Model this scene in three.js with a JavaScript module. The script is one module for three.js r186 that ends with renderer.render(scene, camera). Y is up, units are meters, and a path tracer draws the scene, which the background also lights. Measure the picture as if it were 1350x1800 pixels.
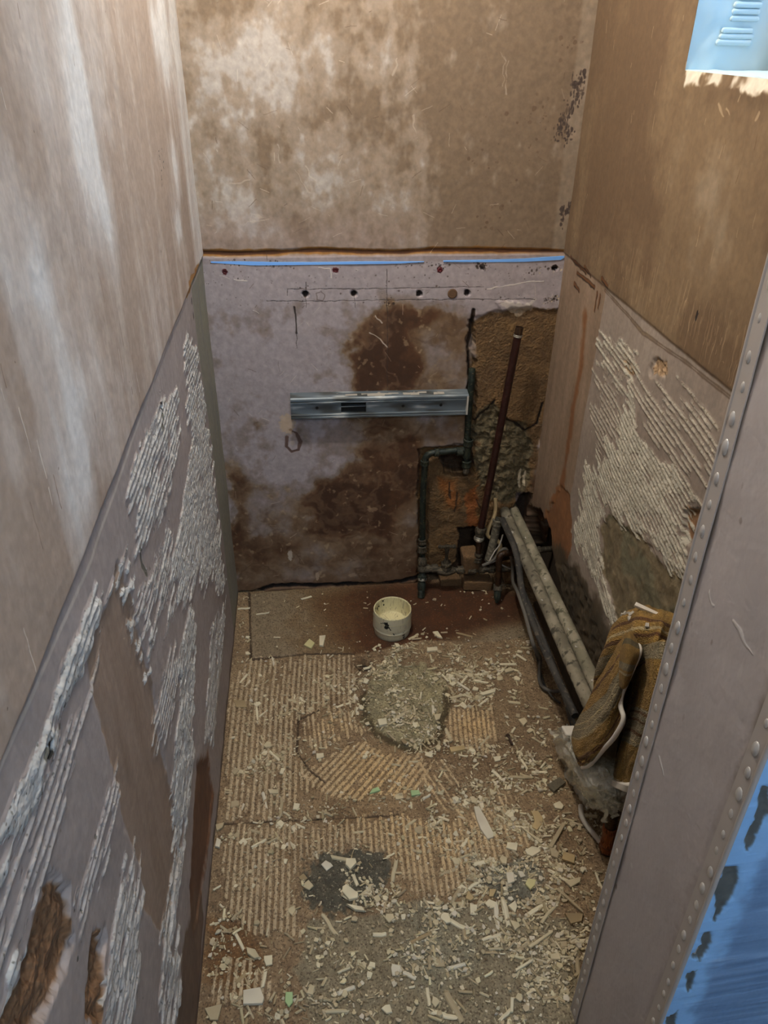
import * as THREE from 'three';
import { mergeGeometries, mergeVertices } from 'three/addons/utils/BufferGeometryUtils.js';
import { RoundedBoxGeometry } from 'three/addons/geometries/RoundedBoxGeometry.js';

// ---------- camera, sky, exposure ----------
const scene = new THREE.Scene();
const camera = new THREE.PerspectiveCamera(67.18, 3 / 4, 0.02, 50);
camera.rotation.order = 'YXZ';
camera.position.set(0.228, 1.406, 1.8285);
camera.rotation.set(-0.5584, -0.108, 0.0157);
scene.add(camera);
scene.background = new THREE.Color(0.15, 0.53, 1.0);
scene.backgroundIntensity = 5.5;
const LAMP = { color: new THREE.Color(1.0, 0.945, 0.84), power: 2.7, at: [0.2, 2.0, 0.5] };
const ADDED_HALL_LAMP = { color: new THREE.Color(0.86, 0.93, 1.0), power: 1.7, at: [0.35, 2.0, 2.35] };  // added unseen fill lamp, cool light for the doorway side
const renderer = new THREE.WebGLRenderer({ antialias: true });
renderer.toneMapping = THREE.LinearToneMapping;
renderer.toneMappingExposure = 1.0;
renderer.shadowMap.enabled = true;
const W = 0.85, CEIL = 2.12, Z1 = 1.203, Z2 = 1.395, HALL_X = 1.3, HALL_Z = 2.9;

// ---------- numbers, noise, outlines ----------
function rng(seed) { let s = seed >>> 0; return () => { s = (s + 0x6D2B79F5) >>> 0; let t = Math.imul(s ^ (s >>> 15), 1 | s); t = (t + Math.imul(t ^ (t >>> 7), 61 | t)) ^ t; return ((t ^ (t >>> 14)) >>> 0) / 4294967296; }; }
const PM = new Uint8Array(1024), PF = new Float32Array(256);
{ const r = rng(11), a = [...Array(256).keys()]; for (let i = 255; i > 0; i--) { const j = Math.floor(r() * (i + 1)); [a[i], a[j]] = [a[j], a[i]]; } for (let i = 0; i < 1024; i++) PM[i] = a[i & 255]; for (let i = 0; i < 256; i++) PF[i] = r(); }
function vn(x, y) {
  const xi = Math.floor(x), yi = Math.floor(y); let fx = x - xi, fy = y - yi; fx = fx * fx * (3 - 2 * fx); fy = fy * fy * (3 - 2 * fy);
  const a = PM[xi & 255], b = PM[(xi + 1) & 255], y0 = yi & 255, y1 = (yi + 1) & 255;
  const p = PF[PM[a + y0]], q = PF[PM[b + y0]], r = PF[PM[a + y1]], s = PF[PM[b + y1]];
  const t = p + (q - p) * fx; return t + (r + (s - r) * fx - t) * fy;
}
function fbm(x, y, o = 4) { let s = 0, a = 0.5, n = 0; const r = x * 0.84 + y * 0.54; y = y * 0.84 - x * 0.54; x = r; for (let i = 0; i < o; i++) { s += a * vn(x, y); n += a; const t = x * 1.62 + y * 1.22 + 17.3; y = y * 1.62 - x * 1.22 + 9.7; x = t; a *= 0.52; } return s / n; }
function stk(x, y, o = 4) { let s = 0, a = 0.5, n = 0; for (let i = 0; i < o; i++) { s += a * vn(x, y); n += a; x = x * 2.03 + 17.3; y = y * 2.03 + 9.7; a *= 0.52; } return s / n; }
const hash = (i) => PF[PM[(i & 255) + PM[(i >> 8) & 255]]];
const mix = (a, b, t) => a + (b - a) * t, clamp = (x) => x < 0 ? 0 : x > 1 ? 1 : x;
const sm = (a, b, x) => { const t = clamp((x - a) / (b - a)); return t * t * (3 - 2 * t); };
class Poly {
  constructor(p) { this.p = p; this.x0 = Math.min(...p.map((q) => q[0])); this.x1 = Math.max(...p.map((q) => q[0])); this.y0 = Math.min(...p.map((q) => q[1])); this.y1 = Math.max(...p.map((q) => q[1])); }
  sd(x, y, m = 0.06) {                                              // metres inside the outline, negative outside
    if (x < this.x0 - m || x > this.x1 + m || y < this.y0 - m || y > this.y1 + m) return -m;
    const p = this.p, n = p.length; let d = 1e9, inn = false;
    for (let i = 0, j = n - 1; i < n; j = i++) {
      const ax = p[j][0], ay = p[j][1], bx = p[i][0] - ax, by = p[i][1] - ay, wx = x - ax, wy = y - ay;
      const t = clamp((wx * bx + wy * by) / (bx * bx + by * by + 1e-12)), dx = wx - bx * t, dy = wy - by * t;
      d = Math.min(d, dx * dx + dy * dy);
      if ((p[i][1] > y) !== (ay > y) && x < bx * (y - ay) / by + ax) inn = !inn;
    }
    d = Math.sqrt(d); return inn ? d : -Math.min(d, m);
  }
}
class Trail {                                                       // distance to an open line
  constructor(p) { this.p = p; this.x0 = Math.min(...p.map((q) => q[0])); this.x1 = Math.max(...p.map((q) => q[0])); this.y0 = Math.min(...p.map((q) => q[1])); this.y1 = Math.max(...p.map((q) => q[1])); }
  d(x, y, m = 0.03) {
    if (x < this.x0 - m || x > this.x1 + m || y < this.y0 - m || y > this.y1 + m) return m;
    let d = 1e9; const p = this.p;
    for (let i = 1; i < p.length; i++) {
      const ax = p[i - 1][0], ay = p[i - 1][1], bx = p[i][0] - ax, by = p[i][1] - ay, t = clamp(((x - ax) * bx + (y - ay) * by) / (bx * bx + by * by + 1e-12));
      d = Math.min(d, Math.hypot(x - ax - bx * t, y - ay - by * t));
    }
    return d;
  }
}
const P = (a) => new Poly(a), L = (a) => new Trail(a);
const blobs = (list, u, v) => { let s = 0; for (const [x, y, r, k] of list) { const dx = (u - x) / r, dy = (v - y) / r, d = dx * dx + dy * dy; if (d < 9) s += k * Math.exp(-d); } return s; };

// ---------- names and tags ----------
const taken = new Map();
function numbered(n) { const k = taken.get(n) ?? 0; taken.set(n, k + 1); return k ? n + '_' + String(k).padStart(3, '0') : n; }
function tag(o, label, category, group, kind) { Object.assign(o.userData, { label, category }); if (group) o.userData.group = group; if (kind) o.userData.kind = kind; return o; }
function add(o, parent = scene) { if (o.isMesh) { o.castShadow = true; o.receiveShadow = true; } parent.add(o); return o; }
function obj(name, geo, mat, parent = scene) { const m = new THREE.Mesh(Array.isArray(geo) ? merge(geo) : geo, mat); m.name = parent === scene ? numbered(name) : name; return add(m, parent); }
function merge(list) {
  return mergeGeometries(list.map((g) => { g = g.index ? g.toNonIndexed() : g; for (const k of Object.keys(g.attributes)) if (!['position', 'normal', 'uv'].includes(k)) g.deleteAttribute(k); if (!g.attributes.uv) g.setAttribute('uv', new THREE.BufferAttribute(new Float32Array(g.attributes.position.count * 2), 2)); return g; }));
}
function thing(name, label, category, at = [0, 0, 0], group) { const o = new THREE.Group(); o.name = numbered(name); o.position.set(...at); scene.add(o); return tag(o, label, category, group); }
const struct = (o) => { o.userData.kind = 'structure'; return o; };
const box = (x0, x1, y0, y1, z0, z1, r = 0) => { const g = r ? new RoundedBoxGeometry(x1 - x0, y1 - y0, z1 - z0, 2, r) : new THREE.BoxGeometry(x1 - x0, y1 - y0, z1 - z0); return g.translate((x0 + x1) / 2, (y0 + y1) / 2, (z0 + z1) / 2); };

// ---------- surfaces: a relief grid and maps in metres ----------
const OUT = { r: 0, g: 0, b: 0, k: 0.5 };
const mc = (r, g, b, t) => { if (t <= 0) return; if (t > 1) t = 1; OUT.r += (r - OUT.r) * t; OUT.g += (g - OUT.g) * t; OUT.b += (b - OUT.b) * t; };
class Map2 {
  constructor(u0, v0, U, V, ppm) { Object.assign(this, { u0, v0, U, V, ppm, w: Math.round(U * ppm), h: Math.round(V * ppm) }); this.c = new Uint8Array(this.w * this.h * 4); this.k = new Uint8Array(this.w * this.h * 4); }
  paint(shade) {
    for (let j = 0, n = 0; j < this.h; j++) for (let i = 0; i < this.w; i++, n += 4) {
      OUT.k = 0.5; shade(this.u0 + (i + 0.5) / this.ppm, this.v0 + (j + 0.5) / this.ppm);
      this.c[n] = Math.max(0, Math.min(255, OUT.r)); this.c[n + 1] = Math.max(0, Math.min(255, OUT.g)); this.c[n + 2] = Math.max(0, Math.min(255, OUT.b)); this.c[n + 3] = 255;
      const k = clamp(OUT.k) * 255; this.k[n] = this.k[n + 1] = this.k[n + 2] = k; this.k[n + 3] = 255;
    }
    return this;
  }
  dab(u, v, r, col, a, k = 0, ry = r, rag = 0.5) {                  // a ragged spot
    const s = this.ppm, R = Math.max(r, ry) * 1.5;
    for (let j = Math.floor((v - R - this.v0) * s); j <= (v + R - this.v0) * s; j++) for (let i = Math.floor((u - R - this.u0) * s); i <= (u + R - this.u0) * s; i++) {
      if (i < 0 || j < 0 || i >= this.w || j >= this.h) continue;
      const x = (this.u0 + (i + 0.5) / s - u) / r, y = (this.v0 + (j + 0.5) / s - v) / ry, d = Math.hypot(x, y) + (vn(i * 0.25 + u * 900, j * 0.25 + v * 700) - 0.5) * rag;
      this.put(i, j, col, a * (1 - sm(0.75, 1.05, d)), k);
    }
  }
  stroke(pts, wd, col, a, k = 0, rag = 0.6) {
    const t = new Trail(pts), s = this.ppm, m = wd * 3 + 0.004;
    for (let j = Math.floor((t.y0 - m - this.v0) * s); j <= (t.y1 + m - this.v0) * s; j++) for (let i = Math.floor((t.x0 - m - this.u0) * s); i <= (t.x1 + m - this.u0) * s; i++) {
      if (i < 0 || j < 0 || i >= this.w || j >= this.h) continue;
      const u = this.u0 + (i + 0.5) / s, v = this.v0 + (j + 0.5) / s, d = t.d(u + (vn(u * 90, v * 90) - 0.5) * 0.006 * rag, v + (vn(u * 90 + 40, v * 90) - 0.5) * 0.006 * rag, m), w2 = wd * mix(1, 0.3 + 1.4 * vn(u * 60, v * 60 + 9), rag);
      if (d < w2 * 1.2) this.put(i, j, col, a * (1 - sm(w2 * 0.6, w2 * 1.2, d)), k);
    }
  }
  put(i, j, col, a, k) { const n = (j * this.w + i) * 4; for (let q = 0; q < 3; q++) { this.c[n + q] = mix(this.c[n + q], col[q], a); this.k[n + q] = Math.max(0, Math.min(255, this.k[n + q] + k * 255 * a)); } }
  material(extra = {}) {
    const t = (d, srgb) => { const x = new THREE.DataTexture(d, this.w, this.h, THREE.RGBAFormat); x.magFilter = THREE.LinearFilter; x.minFilter = THREE.LinearMipmapLinearFilter; x.generateMipmaps = true; x.wrapS = x.wrapT = THREE.MirroredRepeatWrapping; if (srgb) x.colorSpace = THREE.SRGBColorSpace; x.needsUpdate = true; return x; };
    return new THREE.MeshStandardMaterial({ map: t(this.c, true), bumpMap: t(this.k, false), bumpScale: 0.004, roughness: 0.88, metalness: 0, ...extra });
  }
}
let PART = 0;
const steps = (...spans) => { const a = [spans[0][0]]; for (const [, to, st] of spans) { const from = a[a.length - 1], n = Math.max(1, Math.round((to - from) / st)); for (let i = 1; i <= n; i++) a.push(from + (to - from) * i / n); } return a; };
function surface(name, us, vs, pos, relief, map, mat, flip, parts = {}, hole, back) {
  const nu = us.length, nv = vs.length, p = new Float32Array(nu * nv * 3), uv = new Float32Array(nu * nv * 2), id = new Int16Array(nu * nv);
  for (let j = 0, n = 0; j < nv; j++) for (let i = 0; i < nu; i++, n++) {
    PART = 0; const h = relief(us[i], vs[j]); id[n] = parts[PART] ? PART : 0;
    p.set(pos(us[i], vs[j], h), n * 3); uv[n * 2] = (us[i] - map.u0) / map.U; uv[n * 2 + 1] = (vs[j] - map.v0) / map.V;
  }
  const idx = new Map(), all = [];
  for (let j = 0; j < nv - 1; j++) for (let i = 0; i < nu - 1; i++) {
    if (hole && hole((us[i] + us[i + 1]) / 2, (vs[j] + vs[j + 1]) / 2)) continue;
    const a = j * nu + i, b = a + 1, c = a + nu, d = c + 1, q = flip ? [a, c, b, b, c, d] : [a, b, c, b, d, c];
    all.push(...q); const k = Math.max(id[a], id[d]); if (!idx.has(k)) idx.set(k, []); idx.get(k).push(...q);
  }
  const full = new THREE.BufferGeometry(); full.setAttribute('position', new THREE.BufferAttribute(p, 3)); full.setIndex(all); full.computeVertexNormals();
  const nr = full.attributes.normal.array;
  const cut = (list) => {
    const re = new Map(), o = [], P3 = [], N3 = [], T2 = [];
    for (const v of list) { let k = re.get(v); if (k === undefined) { k = re.size; re.set(v, k); P3.push(p[v * 3], p[v * 3 + 1], p[v * 3 + 2]); N3.push(nr[v * 3], nr[v * 3 + 1], nr[v * 3 + 2]); T2.push(uv[v * 2], uv[v * 2 + 1]); } o.push(k); }
    const g = new THREE.BufferGeometry(); g.setAttribute('position', new THREE.Float32BufferAttribute(P3, 3)); g.setAttribute('normal', new THREE.Float32BufferAttribute(N3, 3)); g.setAttribute('uv', new THREE.Float32BufferAttribute(T2, 2)); g.setIndex(o); return g;
  };
  const g0 = cut(idx.get(0));
  const root = struct(obj(name, back ? [g0, ...back] : g0, mat));
  for (const [k, list] of idx) if (k) { const m = obj(parts[k][0], cut(list), mat, root); if (parts[k][1]) m.userData.label = parts[k][1]; }
  return root;
}
// Trowelled tile adhesive: ridges that start and stop at uneven lengths inside an outline.
function adhesive(list, u, v) {
  let best = 0, part = 0, wh = 1;
  for (const a of list) {
    if (u < a.p.x0 - 0.07 || u > a.p.x1 + 0.07 || v < a.p.y0 - 0.07 || v > a.p.y1 + 0.07) continue;
    const ca = Math.cos(a.turn), sa = Math.sin(a.turn), al = u * ca + v * sa, ac = -u * sa + v * ca + 0.05 * (a.bend ?? 0) * Math.sin(al * 7) + 0.006 * (vn(al * 7, ac0(a)) - 0.5);
    const w = ac / a.pitch, k = Math.floor(w), f = w - k, jag = (hash(k * 7 + a.id * 131 + 2000) - 0.5) * a.jag;
    const d = a.p.sd(u + jag * ca, v + jag * sa) + (fbm(u * 45, v * 90 + a.id, 3) - 0.5) * 0.022;
    if (d <= 0) continue;
    let r = sm(0.28, 0.72, 1 - Math.abs(f - 0.5) * 2);
    const live = sm(a.drop - 0.06, a.drop + 0.06, fbm(al * 14 + k * 3.7, k * 1.9 + a.id * 5, 3));
    if (a.floor) r = sm(0.15, 0.6, r);
    let h = (a.cover * sm(0.32 - (a.low ?? 0.03), 0.42 - (a.low ?? 0.03), fbm(u * 22 + a.id * 3, v * 30, 4)) + r * live * a.tall) * sm(0, 0.004, d);
    h *= 0.75 + 0.5 * vn(u * 120, v * 160);
    if (h > best) { best = h; part = a.id; wh = a.white; }
  }
  return [best, part, wh];
}
const ac0 = (a) => a.id * 3.3;
const bed = (id, pts, o = {}) => ({ id, p: P(pts), pitch: 0.0112, turn: 0, jag: 0.07, drop: 0.34, cover: 0.0009, tall: 0.0018, white: .92, ...o });

// ================= WALL: BACK =================
{
  const sand = P([[.634,.8078],[.6778,.8283],[.7412,.8342],[.8644,.825],[.8691,.684],[.8561,.4899],[.8433,.3309],[.8506,.1973],[.9398,-.1032],[.5092,-.0745],[.5281,.0321],[.5295,.1746],[.5174,.327],[.519,.451],[.6565,.463],[.6456,.6119],[.6487,.6896]]);
  const mortar = P([[.666,.5218],[.6868,.5493],[.7121,.5746],[.7341,.5361],[.7662,.5234],[.8142,.5117],[.8354,.4389],[.8351,.3313],[.8166,.2761],[.777,.259],[.7355,.261],[.6979,.3189],[.6808,.3922],[.6646,.4798]]);
  const rust1 = P([[.6631,.3297],[.6915,.3376],[.7011,.1754],[.6704,.1829]]), rust2 = P([[.5784,.3516],[.6238,.3406],[.6469,.2841],[.6303,.2375],[.5866,.2869]]);
  const slate = P([[.8042,.2992],[.8352,.3016],[.8528,.2361],[.8603,.157],[.8273,.1787],[.803,.2482]]);
  const damp = [P([[.409,.8177],[.4533,.8267],[.537,.8252],[.5911,.8143],[.6276,.7792],[.634,.6899],[.6291,.6124],[.4582,.6143],[.3702,.62],[.3343,.6673],[.3208,.7246],[.3703,.7873]]), P([[.3702,.5483],[.4824,.5445],[.5147,.4853],[.5212,.3085],[.4668,.2455],[.3944,.2012],[.2409,.1996],[.2111,.2582],[.2607,.335],[.3083,.3899],[.3549,.4402],[.3853,.49]]), P([[.0075,.2214],[.0475,.1712],[.1761,.1837],[.3701,.2025],[.5262,.1748],[.5331,-.0107],[-.0071,-.0188]]), P([[.0085,.4025],[.0482,.3747],[.0584,.3117],[.0356,.2199],[.0026,.2026]]), P([[.2535,.6],[.3702,.62],[.3702,.6043],[.3116,.5934]])];
  const dampK = [0.86, 0.66, 0.55, 0.45, 0.35];
  const mids = [[P([[.4851,.7893],[.6312,.8078],[.6458,.6087],[.4804,.6136],[.507,.6931]]), 0.58], [P([[.445,.5376],[.6601,.5386],[.6685,.4279],[.5244,.4336],[.5341,.0527],[.4717,.0355],[.4504,.2558],[.5278,.3448],[.5147,.4853]]), 0.7], [P([[.0063,.154],[.1123,.1871],[.24,.1705],[.3701,.1928],[.5266,.1649],[.5327,0],[-.0062,-.0082]]), 0.68], [P([[.2515,.536],[.3702,.5401],[.3853,.49],[.3092,.442],[.2642,.4608]]), 0.4], [P([[.0431,.3124],[.1827,.324],[.243,.266],[.2077,.1722],[.0482,.1809]]), 0.42]];
  const wet = [[.3703,.7556,.05,.35],[.4422,.6796,.06,.4],[.3941,.2586,.05,.35],[.243,.266,.05,.3],[.464,.3656,.04,.3],[.2947,.4765,.035,.25],[.1224,.5804,.03,.25],[.098,.5412,.02,.3],[.1916,.5135,.02,.4],[.5871,.6911,.05,.15],[.6128,.5153,.06,.35],[.5804,.2495,.1,.3],[.1055,.0783,.06,.3]];
  const dry = [[.3165,.4245,.05,.5],[.1049,.7326,.09,.3],[.2018,.7303,.06,.25],[.5125,.7378,.045,.45],[.5594,.6612,.04,.4],[.434,.2754,.03,.3],[.37,.0417,.05,.45],[.17,.0539,.05,.35],[.1557,.3963,.05,.3],[.4459,.4878,.03,.35],[.4702,.0977,.05,.4],[.2387,.131,.04,.3]];
  const pale = [[.1365,1.3167,.1,.6],[.2336,1.4069,.1,.45],[.3999,1.3496,.05,.5],[.289,1.1326,.08,.5],[.3704,1.0732,.05,.45],[.4731,1.0848,.05,.35],[.0809,1.3364,.06,.5],[.0713,1.1099,.08,.4],[.2274,1.2759,.06,.4],[.1023,1.0385,.05,.5],[.0204,1.2537,.05,.4],[.4441,1.2231,.06,.4],[.3181,.9997,.06,.25],[.7549,1.3429,.04,.15],[.2228,1.1782,.04,.35]];
  const brown = [[.3886,1.2663,.04,.6],[.2745,1.2656,.06,.45],[.2578,1.2971,.04,.3],[.1613,1.1669,.06,.5],[.1014,1.4336,.05,.45],[.5569,1.4014,.12,.45],[.6433,1.2238,.12,.4],[.7471,1.4039,.1,.5],[.7096,1.0716,.09,.4],[.5414,1.2563,.06,.35],[.2467,1.0003,.03,.5],[.1684,1.0861,.04,.4],[.8369,1.0208,.06,.3],[.5289,.9978,.05,.3],[.0163,1.3654,.02,.4]];
  const crack = L([[-.0059,-.004],[.0406,-.0028],[.1017,.0165],[.1682,.0165],[.235,.0123],[.3361,.0102],[.4126,.0033],[.4723,.0102],[.5318,.0234]]);
  const crack2 = L([[.6381,.829],[.6373,.7644],[.6307,.7351],[.6436,.659],[.6422,.5961]]), crack3 = L([[.6656,.5268],[.6792,.5495],[.698,.562],[.7141,.5858]]), crack4 = L([[.7341,.5361],[.7746,.5181],[.8087,.4916],[.8371,.516],[.8455,.5737]]), seam = L([[.6017,.6907],[.6428,.6897]]);
  const tee = P([[.568,.4319],[.6176,.4386],[.6679,.4367],[.6769,.4012],[.6705,.3603],[.6226,.3588],[.5931,.3744],[.5754,.4106]]), cavity = P([[.6434,.1883],[.6964,.1934],[.7185,.1685],[.7583,.2117],[.7947,.2486],[.8224,.2984],[.8473,.2973],[.881,.2251],[.9208,.1132],[.995,-.1069],[.5355,-.0763],[.5367,.0316],[.5909,.0451],[.6444,.067]]);
  const chase = P([[.5161,.4477],[.5512,.4584],[.6634,.4542],[.6654,.428],[.5591,.4218],[.5446,.3978],[.5584,.0824],[.5262,.0842]]), sleeve = P([[.6255,.808],[.6426,.8076],[.6636,.6114],[.6735,.4451],[.6484,.4461]]);
  const holes = [[.2313,.8751],[.3459,.874],[.5031,.8715],[.6195,.8718],[.8287,.9293],[.6521,.9342]];
  const plugs = [[.0481,.9299],[.3037,.9305],[.5499,.9274]];
  const gap = L([[.0024,.9725],[.0838,.9692],[.1872,.9719],[.2654,.9749],[.3703,.97],[.45,.9679],[.5301,.9722],[.6518,.971],[.7614,.9685],[.8477,.9637]]);
  const spall = P([[.6873,.8492],[.7035,.8573],[.775,.8505],[.785,.8264],[.7424,.8229],[.7063,.8278]]), groove2 = L([[.7001,.8629],[.7291,.8832],[.7843,.8919],[.8462,.9047]]);
  const above = (u, v) => v > 0.962;
  const map = new Map2(-0.06, 0, 0.97, 1.6, 1080).paint((u, v) => {
    const n1 = fbm(u * 6 + 3, v * 6), n2 = fbm(u * 24, v * 24 + 8), n3 = fbm(u * 110, v * 110, 3), tw = stk(u * 34 + 9 + 2 * n1, v * 9, 4), wu = u + (n2 - 0.5) * 0.05 + (n1 - .5) * .05, wv = v + (fbm(u * 24 + 50, v * 24) - 0.5) * 0.05;
    let k = 0.5 + (n3 - 0.5) * 0.16 + (tw - 0.5) * 0.12;
    if (above(u, v)) {
      const n5 = fbm(u * 58 + 4, v * 40, 4), p = clamp(0.42 + 0.75 * blobs(pale, wu, wv) - 0.75 * blobs(brown, wu, wv) + (n1 - 0.5) * 0.7 + (tw - 0.5) * 0.8 + (n2 - 0.5) * 0.9 + (n5 - 0.5) * 0.8 - sm(0.4, 0.75, u) * 0.33 + sm(0.3, 0.0, u) * 0.1);
      OUT.r = 114; OUT.g = 96; OUT.b = 77; mc(138, 122, 106, sm(0.0, 0.5, p)); mc(163, 154, 146, sm(0.5, 1.0, p)); mc(146, 132, 116, 0.45 * sm(0.812, 0.822, u + (n2 - .5) * .008));
      mc(150, 130, 128, 0.35 * sm(1.1, 0.98, v) * sm(0.7, 0.3, u));
    } else {
      let d = 0.18 + blobs(wet, wu, wv) - blobs(dry, wu, wv) + (n1 - 0.5) * 0.9 + (n2 - 0.5) * 0.95 + (tw - 0.5) * 0.4 + sm(0.6, 0.1, v) * 0.42 + sm(0.14, .42, u) * 0.36 * sm(.93, .75, v) + (fbm(u * 58 + 4, v * 58, 4) - .5) * .35;
      for (let i = 0; i < damp.length; i++) d += dampK[i] * sm(-0.04, 0.022, damp[i].sd(wu, wv) + (n2 - 0.5) * 0.02);
      for (const [m, to] of mids) { const t = sm(-0.03, 0.02, m.sd(wu, wv) + (n2 - 0.5) * 0.04); if (t > 0) d = mix(d, to + (n1 - .5) * .5 + (n2 - .5) * .5, t * 0.85); }
      d -= sm(0.80, 0.93, v) * 0.45;
      OUT.r = 152; OUT.g = 142; OUT.b = 144; mc(130, 117, 112, sm(0.05, 0.4, d)); mc(108, 86, 64, sm(0.4, 0.72, d)); mc(78, 50, 29, sm(0.66, 1.0, d)); mc(62, 37, 20, sm(1, 1.4, d));
      { const rg = 1 - Math.abs(fbm(wu * 14 + 40, wv * 14, 4) - 0.5) * 2; mc(146, 124, 100, 0.3 * sm(0.8, 0.98, rg) * sm(0.3, 0.55, d)); mc(66, 44, 27, 0.3 * sm(0.88, 0.98, 1 - Math.abs(fbm(wu * 11 + 80, wv * 11, 4) - 0.5) * 2) * sm(0.35, 0.6, d)); }
      mc(170, 150, 120, 0.5 * sm(0.66, 0.8, fbm(u * 60, v * 60 + 33, 3)) * sm(0.3, 0.6, d));
      const s = sm(-0.004, 0.006, sand.sd(u, v) + (n2 - 0.5) * 0.03);
      if (s > 0) { const g = fbm(u * 260, v * 260, 3), b = fbm(u * 30 + 70, v * 30, 4); mc(mix(96, 122, g) * mix(0.75, 1.15, b), mix(73, 95, g) * mix(0.72, 1.15, b), mix(46, 62, g) * mix(0.7, 1.1, b), s); k = mix(k, 0.5 + (g - 0.5) * 0.7 + (b - 0.5) * 0.5, s); }
      const m = sm(-0.006, 0.006, mortar.sd(wu, wv) + (n2 - 0.5) * 0.03); if (m > 0) { const g = fbm(u * 160 + 5, v * 160, 4); mc(mix(62, 132, g), mix(56, 116, g), mix(40, 86, g), m); k = mix(k, g, m); }
      mc(146, 78, 30, 0.7 * sm(-0.004, 0.006, rust1.sd(wu, wv))); mc(160, 92, 36, 0.6 * sm(-0.015, 0.01, rust2.sd(wu, wv)));
      mc(70, 60, 62, sm(-0.002, 0.003, slate.sd(u, v)));
      mc(46, 34, 24, 0.8 * sm(0.0, 0.01, cavity.sd(u, v))); mc(48, 34, 22, 0.8 * sm(0.0, 0.006, tee.sd(u, v)));  // shade of the cavity and tee recess painted into the colour
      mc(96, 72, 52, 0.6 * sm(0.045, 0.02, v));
    }
    const g = gap.d(u, v); mc(128, 84, 28, sm(0.009, 0.005, g + (n2 - .5) * .012) * 0.85); mc(70, 38, 12, sm(0.0055, 0.003, g + (n2 - .5) * .006 + 0.001));
    mc(142, 130, 130, sm(0.966, 0.962, v) * sm(0.944, 0.95, v) * 0.7);
    mc(24, 14, 8, sm(0.008, 0.004, crack.d(u, v) + (n2 - .5) * .006)); mc(45, 30, 18, sm(0.005, 0.002, crack2.d(u, v) + (n2 - .5) * .006)); mc(34, 24, 14, sm(0.004, 0.0015, Math.min(crack3.d(u, v), crack4.d(u, v)) + (n3 - .5) * .003));
    mc(205, 195, 180, sm(0, 0.004, spall.sd(wu, wv)) * 0.5);
    const f = 0.9 + 0.2 * n3; OUT.r *= f; OUT.g *= f; OUT.b *= f; OUT.k = k;
  });
  const R = rng(5), pt = (a) => a[Math.floor(R() * a.length)];
  const mould = [[.8344,1.3226,.012],[.8297,1.2959,.02],[.8204,1.2742,.028],[.8172,1.2522,.025],[.8061,1.2411,.02],[.8186,1.3119,.015],[.8028,1.2187,.022],[.8203,1.2131,.02],[.8483,1.0648,.012],[.8343,1.0398,.016],[.8298,1.0524,.012]];
  for (let i = 0; i < 210; i++) { const m = pt(mould), a = R() * 6.28, q = R() * m[2] * 1.1; map.dab(m[0] + Math.cos(a) * q * 0.7, m[1] + Math.sin(a) * q * 1.3, 0.001 + 0.0045 * R() * R() , [58, 46, 40], 0.45 + 0.5 * R(), 0, 0.002 + 0.008 * R() * R()); }
  const faint = [[.6473,1.1786,.05],[.6685,1.2239,.05],[.7358,1.1901,.05],[.7046,1.1201,.05],[.6637,1.0657,.03],[.7701,1.2242,.05],[.7356,1.2463,.06],[.6475,1.0222,.03],[.786,1.3843,.04],[.8088,1.3946,.02]];
  for (let i = 0; i < 70; i++) { const m = pt(faint), a = R() * 6.28, q = R() * m[2]; map.dab(m[0] + Math.cos(a) * q, m[1] + Math.sin(a) * q, 0.001 + 0.006 * R() * R(), [80, 60, 44], 0.2 + 0.4 * R()); }
  for (let i = 0; i < 260; i++) { const u = R() * 0.85, v = R() * 1.5, a = R() * 6.28, l = 0.004 + R() * 0.025; map.stroke([[u, v], [u + Math.cos(a) * l, v + Math.sin(a) * l]], 0.0006, R() < 0.6 ? [205, 190, 172] : [70, 52, 40], 0.25 + 0.4 * R(), 0.1, 0.3); }
  for (let i = 0; i < 240; i++) { const u = R() * 0.85, v = 0.85 + R() * 0.09; map.dab(u, v, 0.0008 + 0.002 * R() * R(), [52, 40, 34], 0.6 * R(), -0.15); }
  for (const [a, n] of [[[[.4371,.9446],[.5317,.9383]], 26], [[[.532,.933],[.5725,.9378]], 30], [[[.6339,.9383],[.6688,.9313]], 60], [[[.7601,.9194],[.8428,.9291]], 50], [[[.0181,.9521],[.2119,.9447]], 60], [[[.8111,.8471],[.8523,.8605]], 70], [[[.3977,.854],[.439,.8464]], 30]]) for (let i = 0; i < n; i++) { const t = R(); map.dab(mix(a[0][0], a[1][0], t) + (R() - .5) * .01, mix(a[0][1], a[1][1], t) + (R() - .5) * .016, 0.0008 + 0.003 * R() * R(), R() < .8 ? [44, 32, 26] : [190, 170, 140], 0.8 * R(), -0.2); }
  const ln = [52, 42, 40];
  for (const s of [[[.1892,.8871],[.4519,.8845],[.548,.8858],[.6589,.8856]], [[.1383,.8597],[.2617,.8576],[.4526,.8572],[.6614,.8552],[.789,.8531]], [[.4239,.9317],[.4272,.8117]], [[.4272,.8117],[.4302,.6182]], [[.2325,.9038],[.2314,.8431]], [[.3472,.8685],[.3484,.8411]], [[.1892,.8871],[.1883,.871]]]) map.stroke(s, 0.0008, ln, 0.65, -0.25, 0.5);
  map.stroke([[.2044,.8436],[.2058,.8159],[.2055,.7807]], 0.002, [40, 32, 28], 0.8, -0.3); map.stroke([[.2055,.7807],[.2051,.7419]], 0.0008, [50, 40, 36], 0.6, -0.2);
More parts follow.
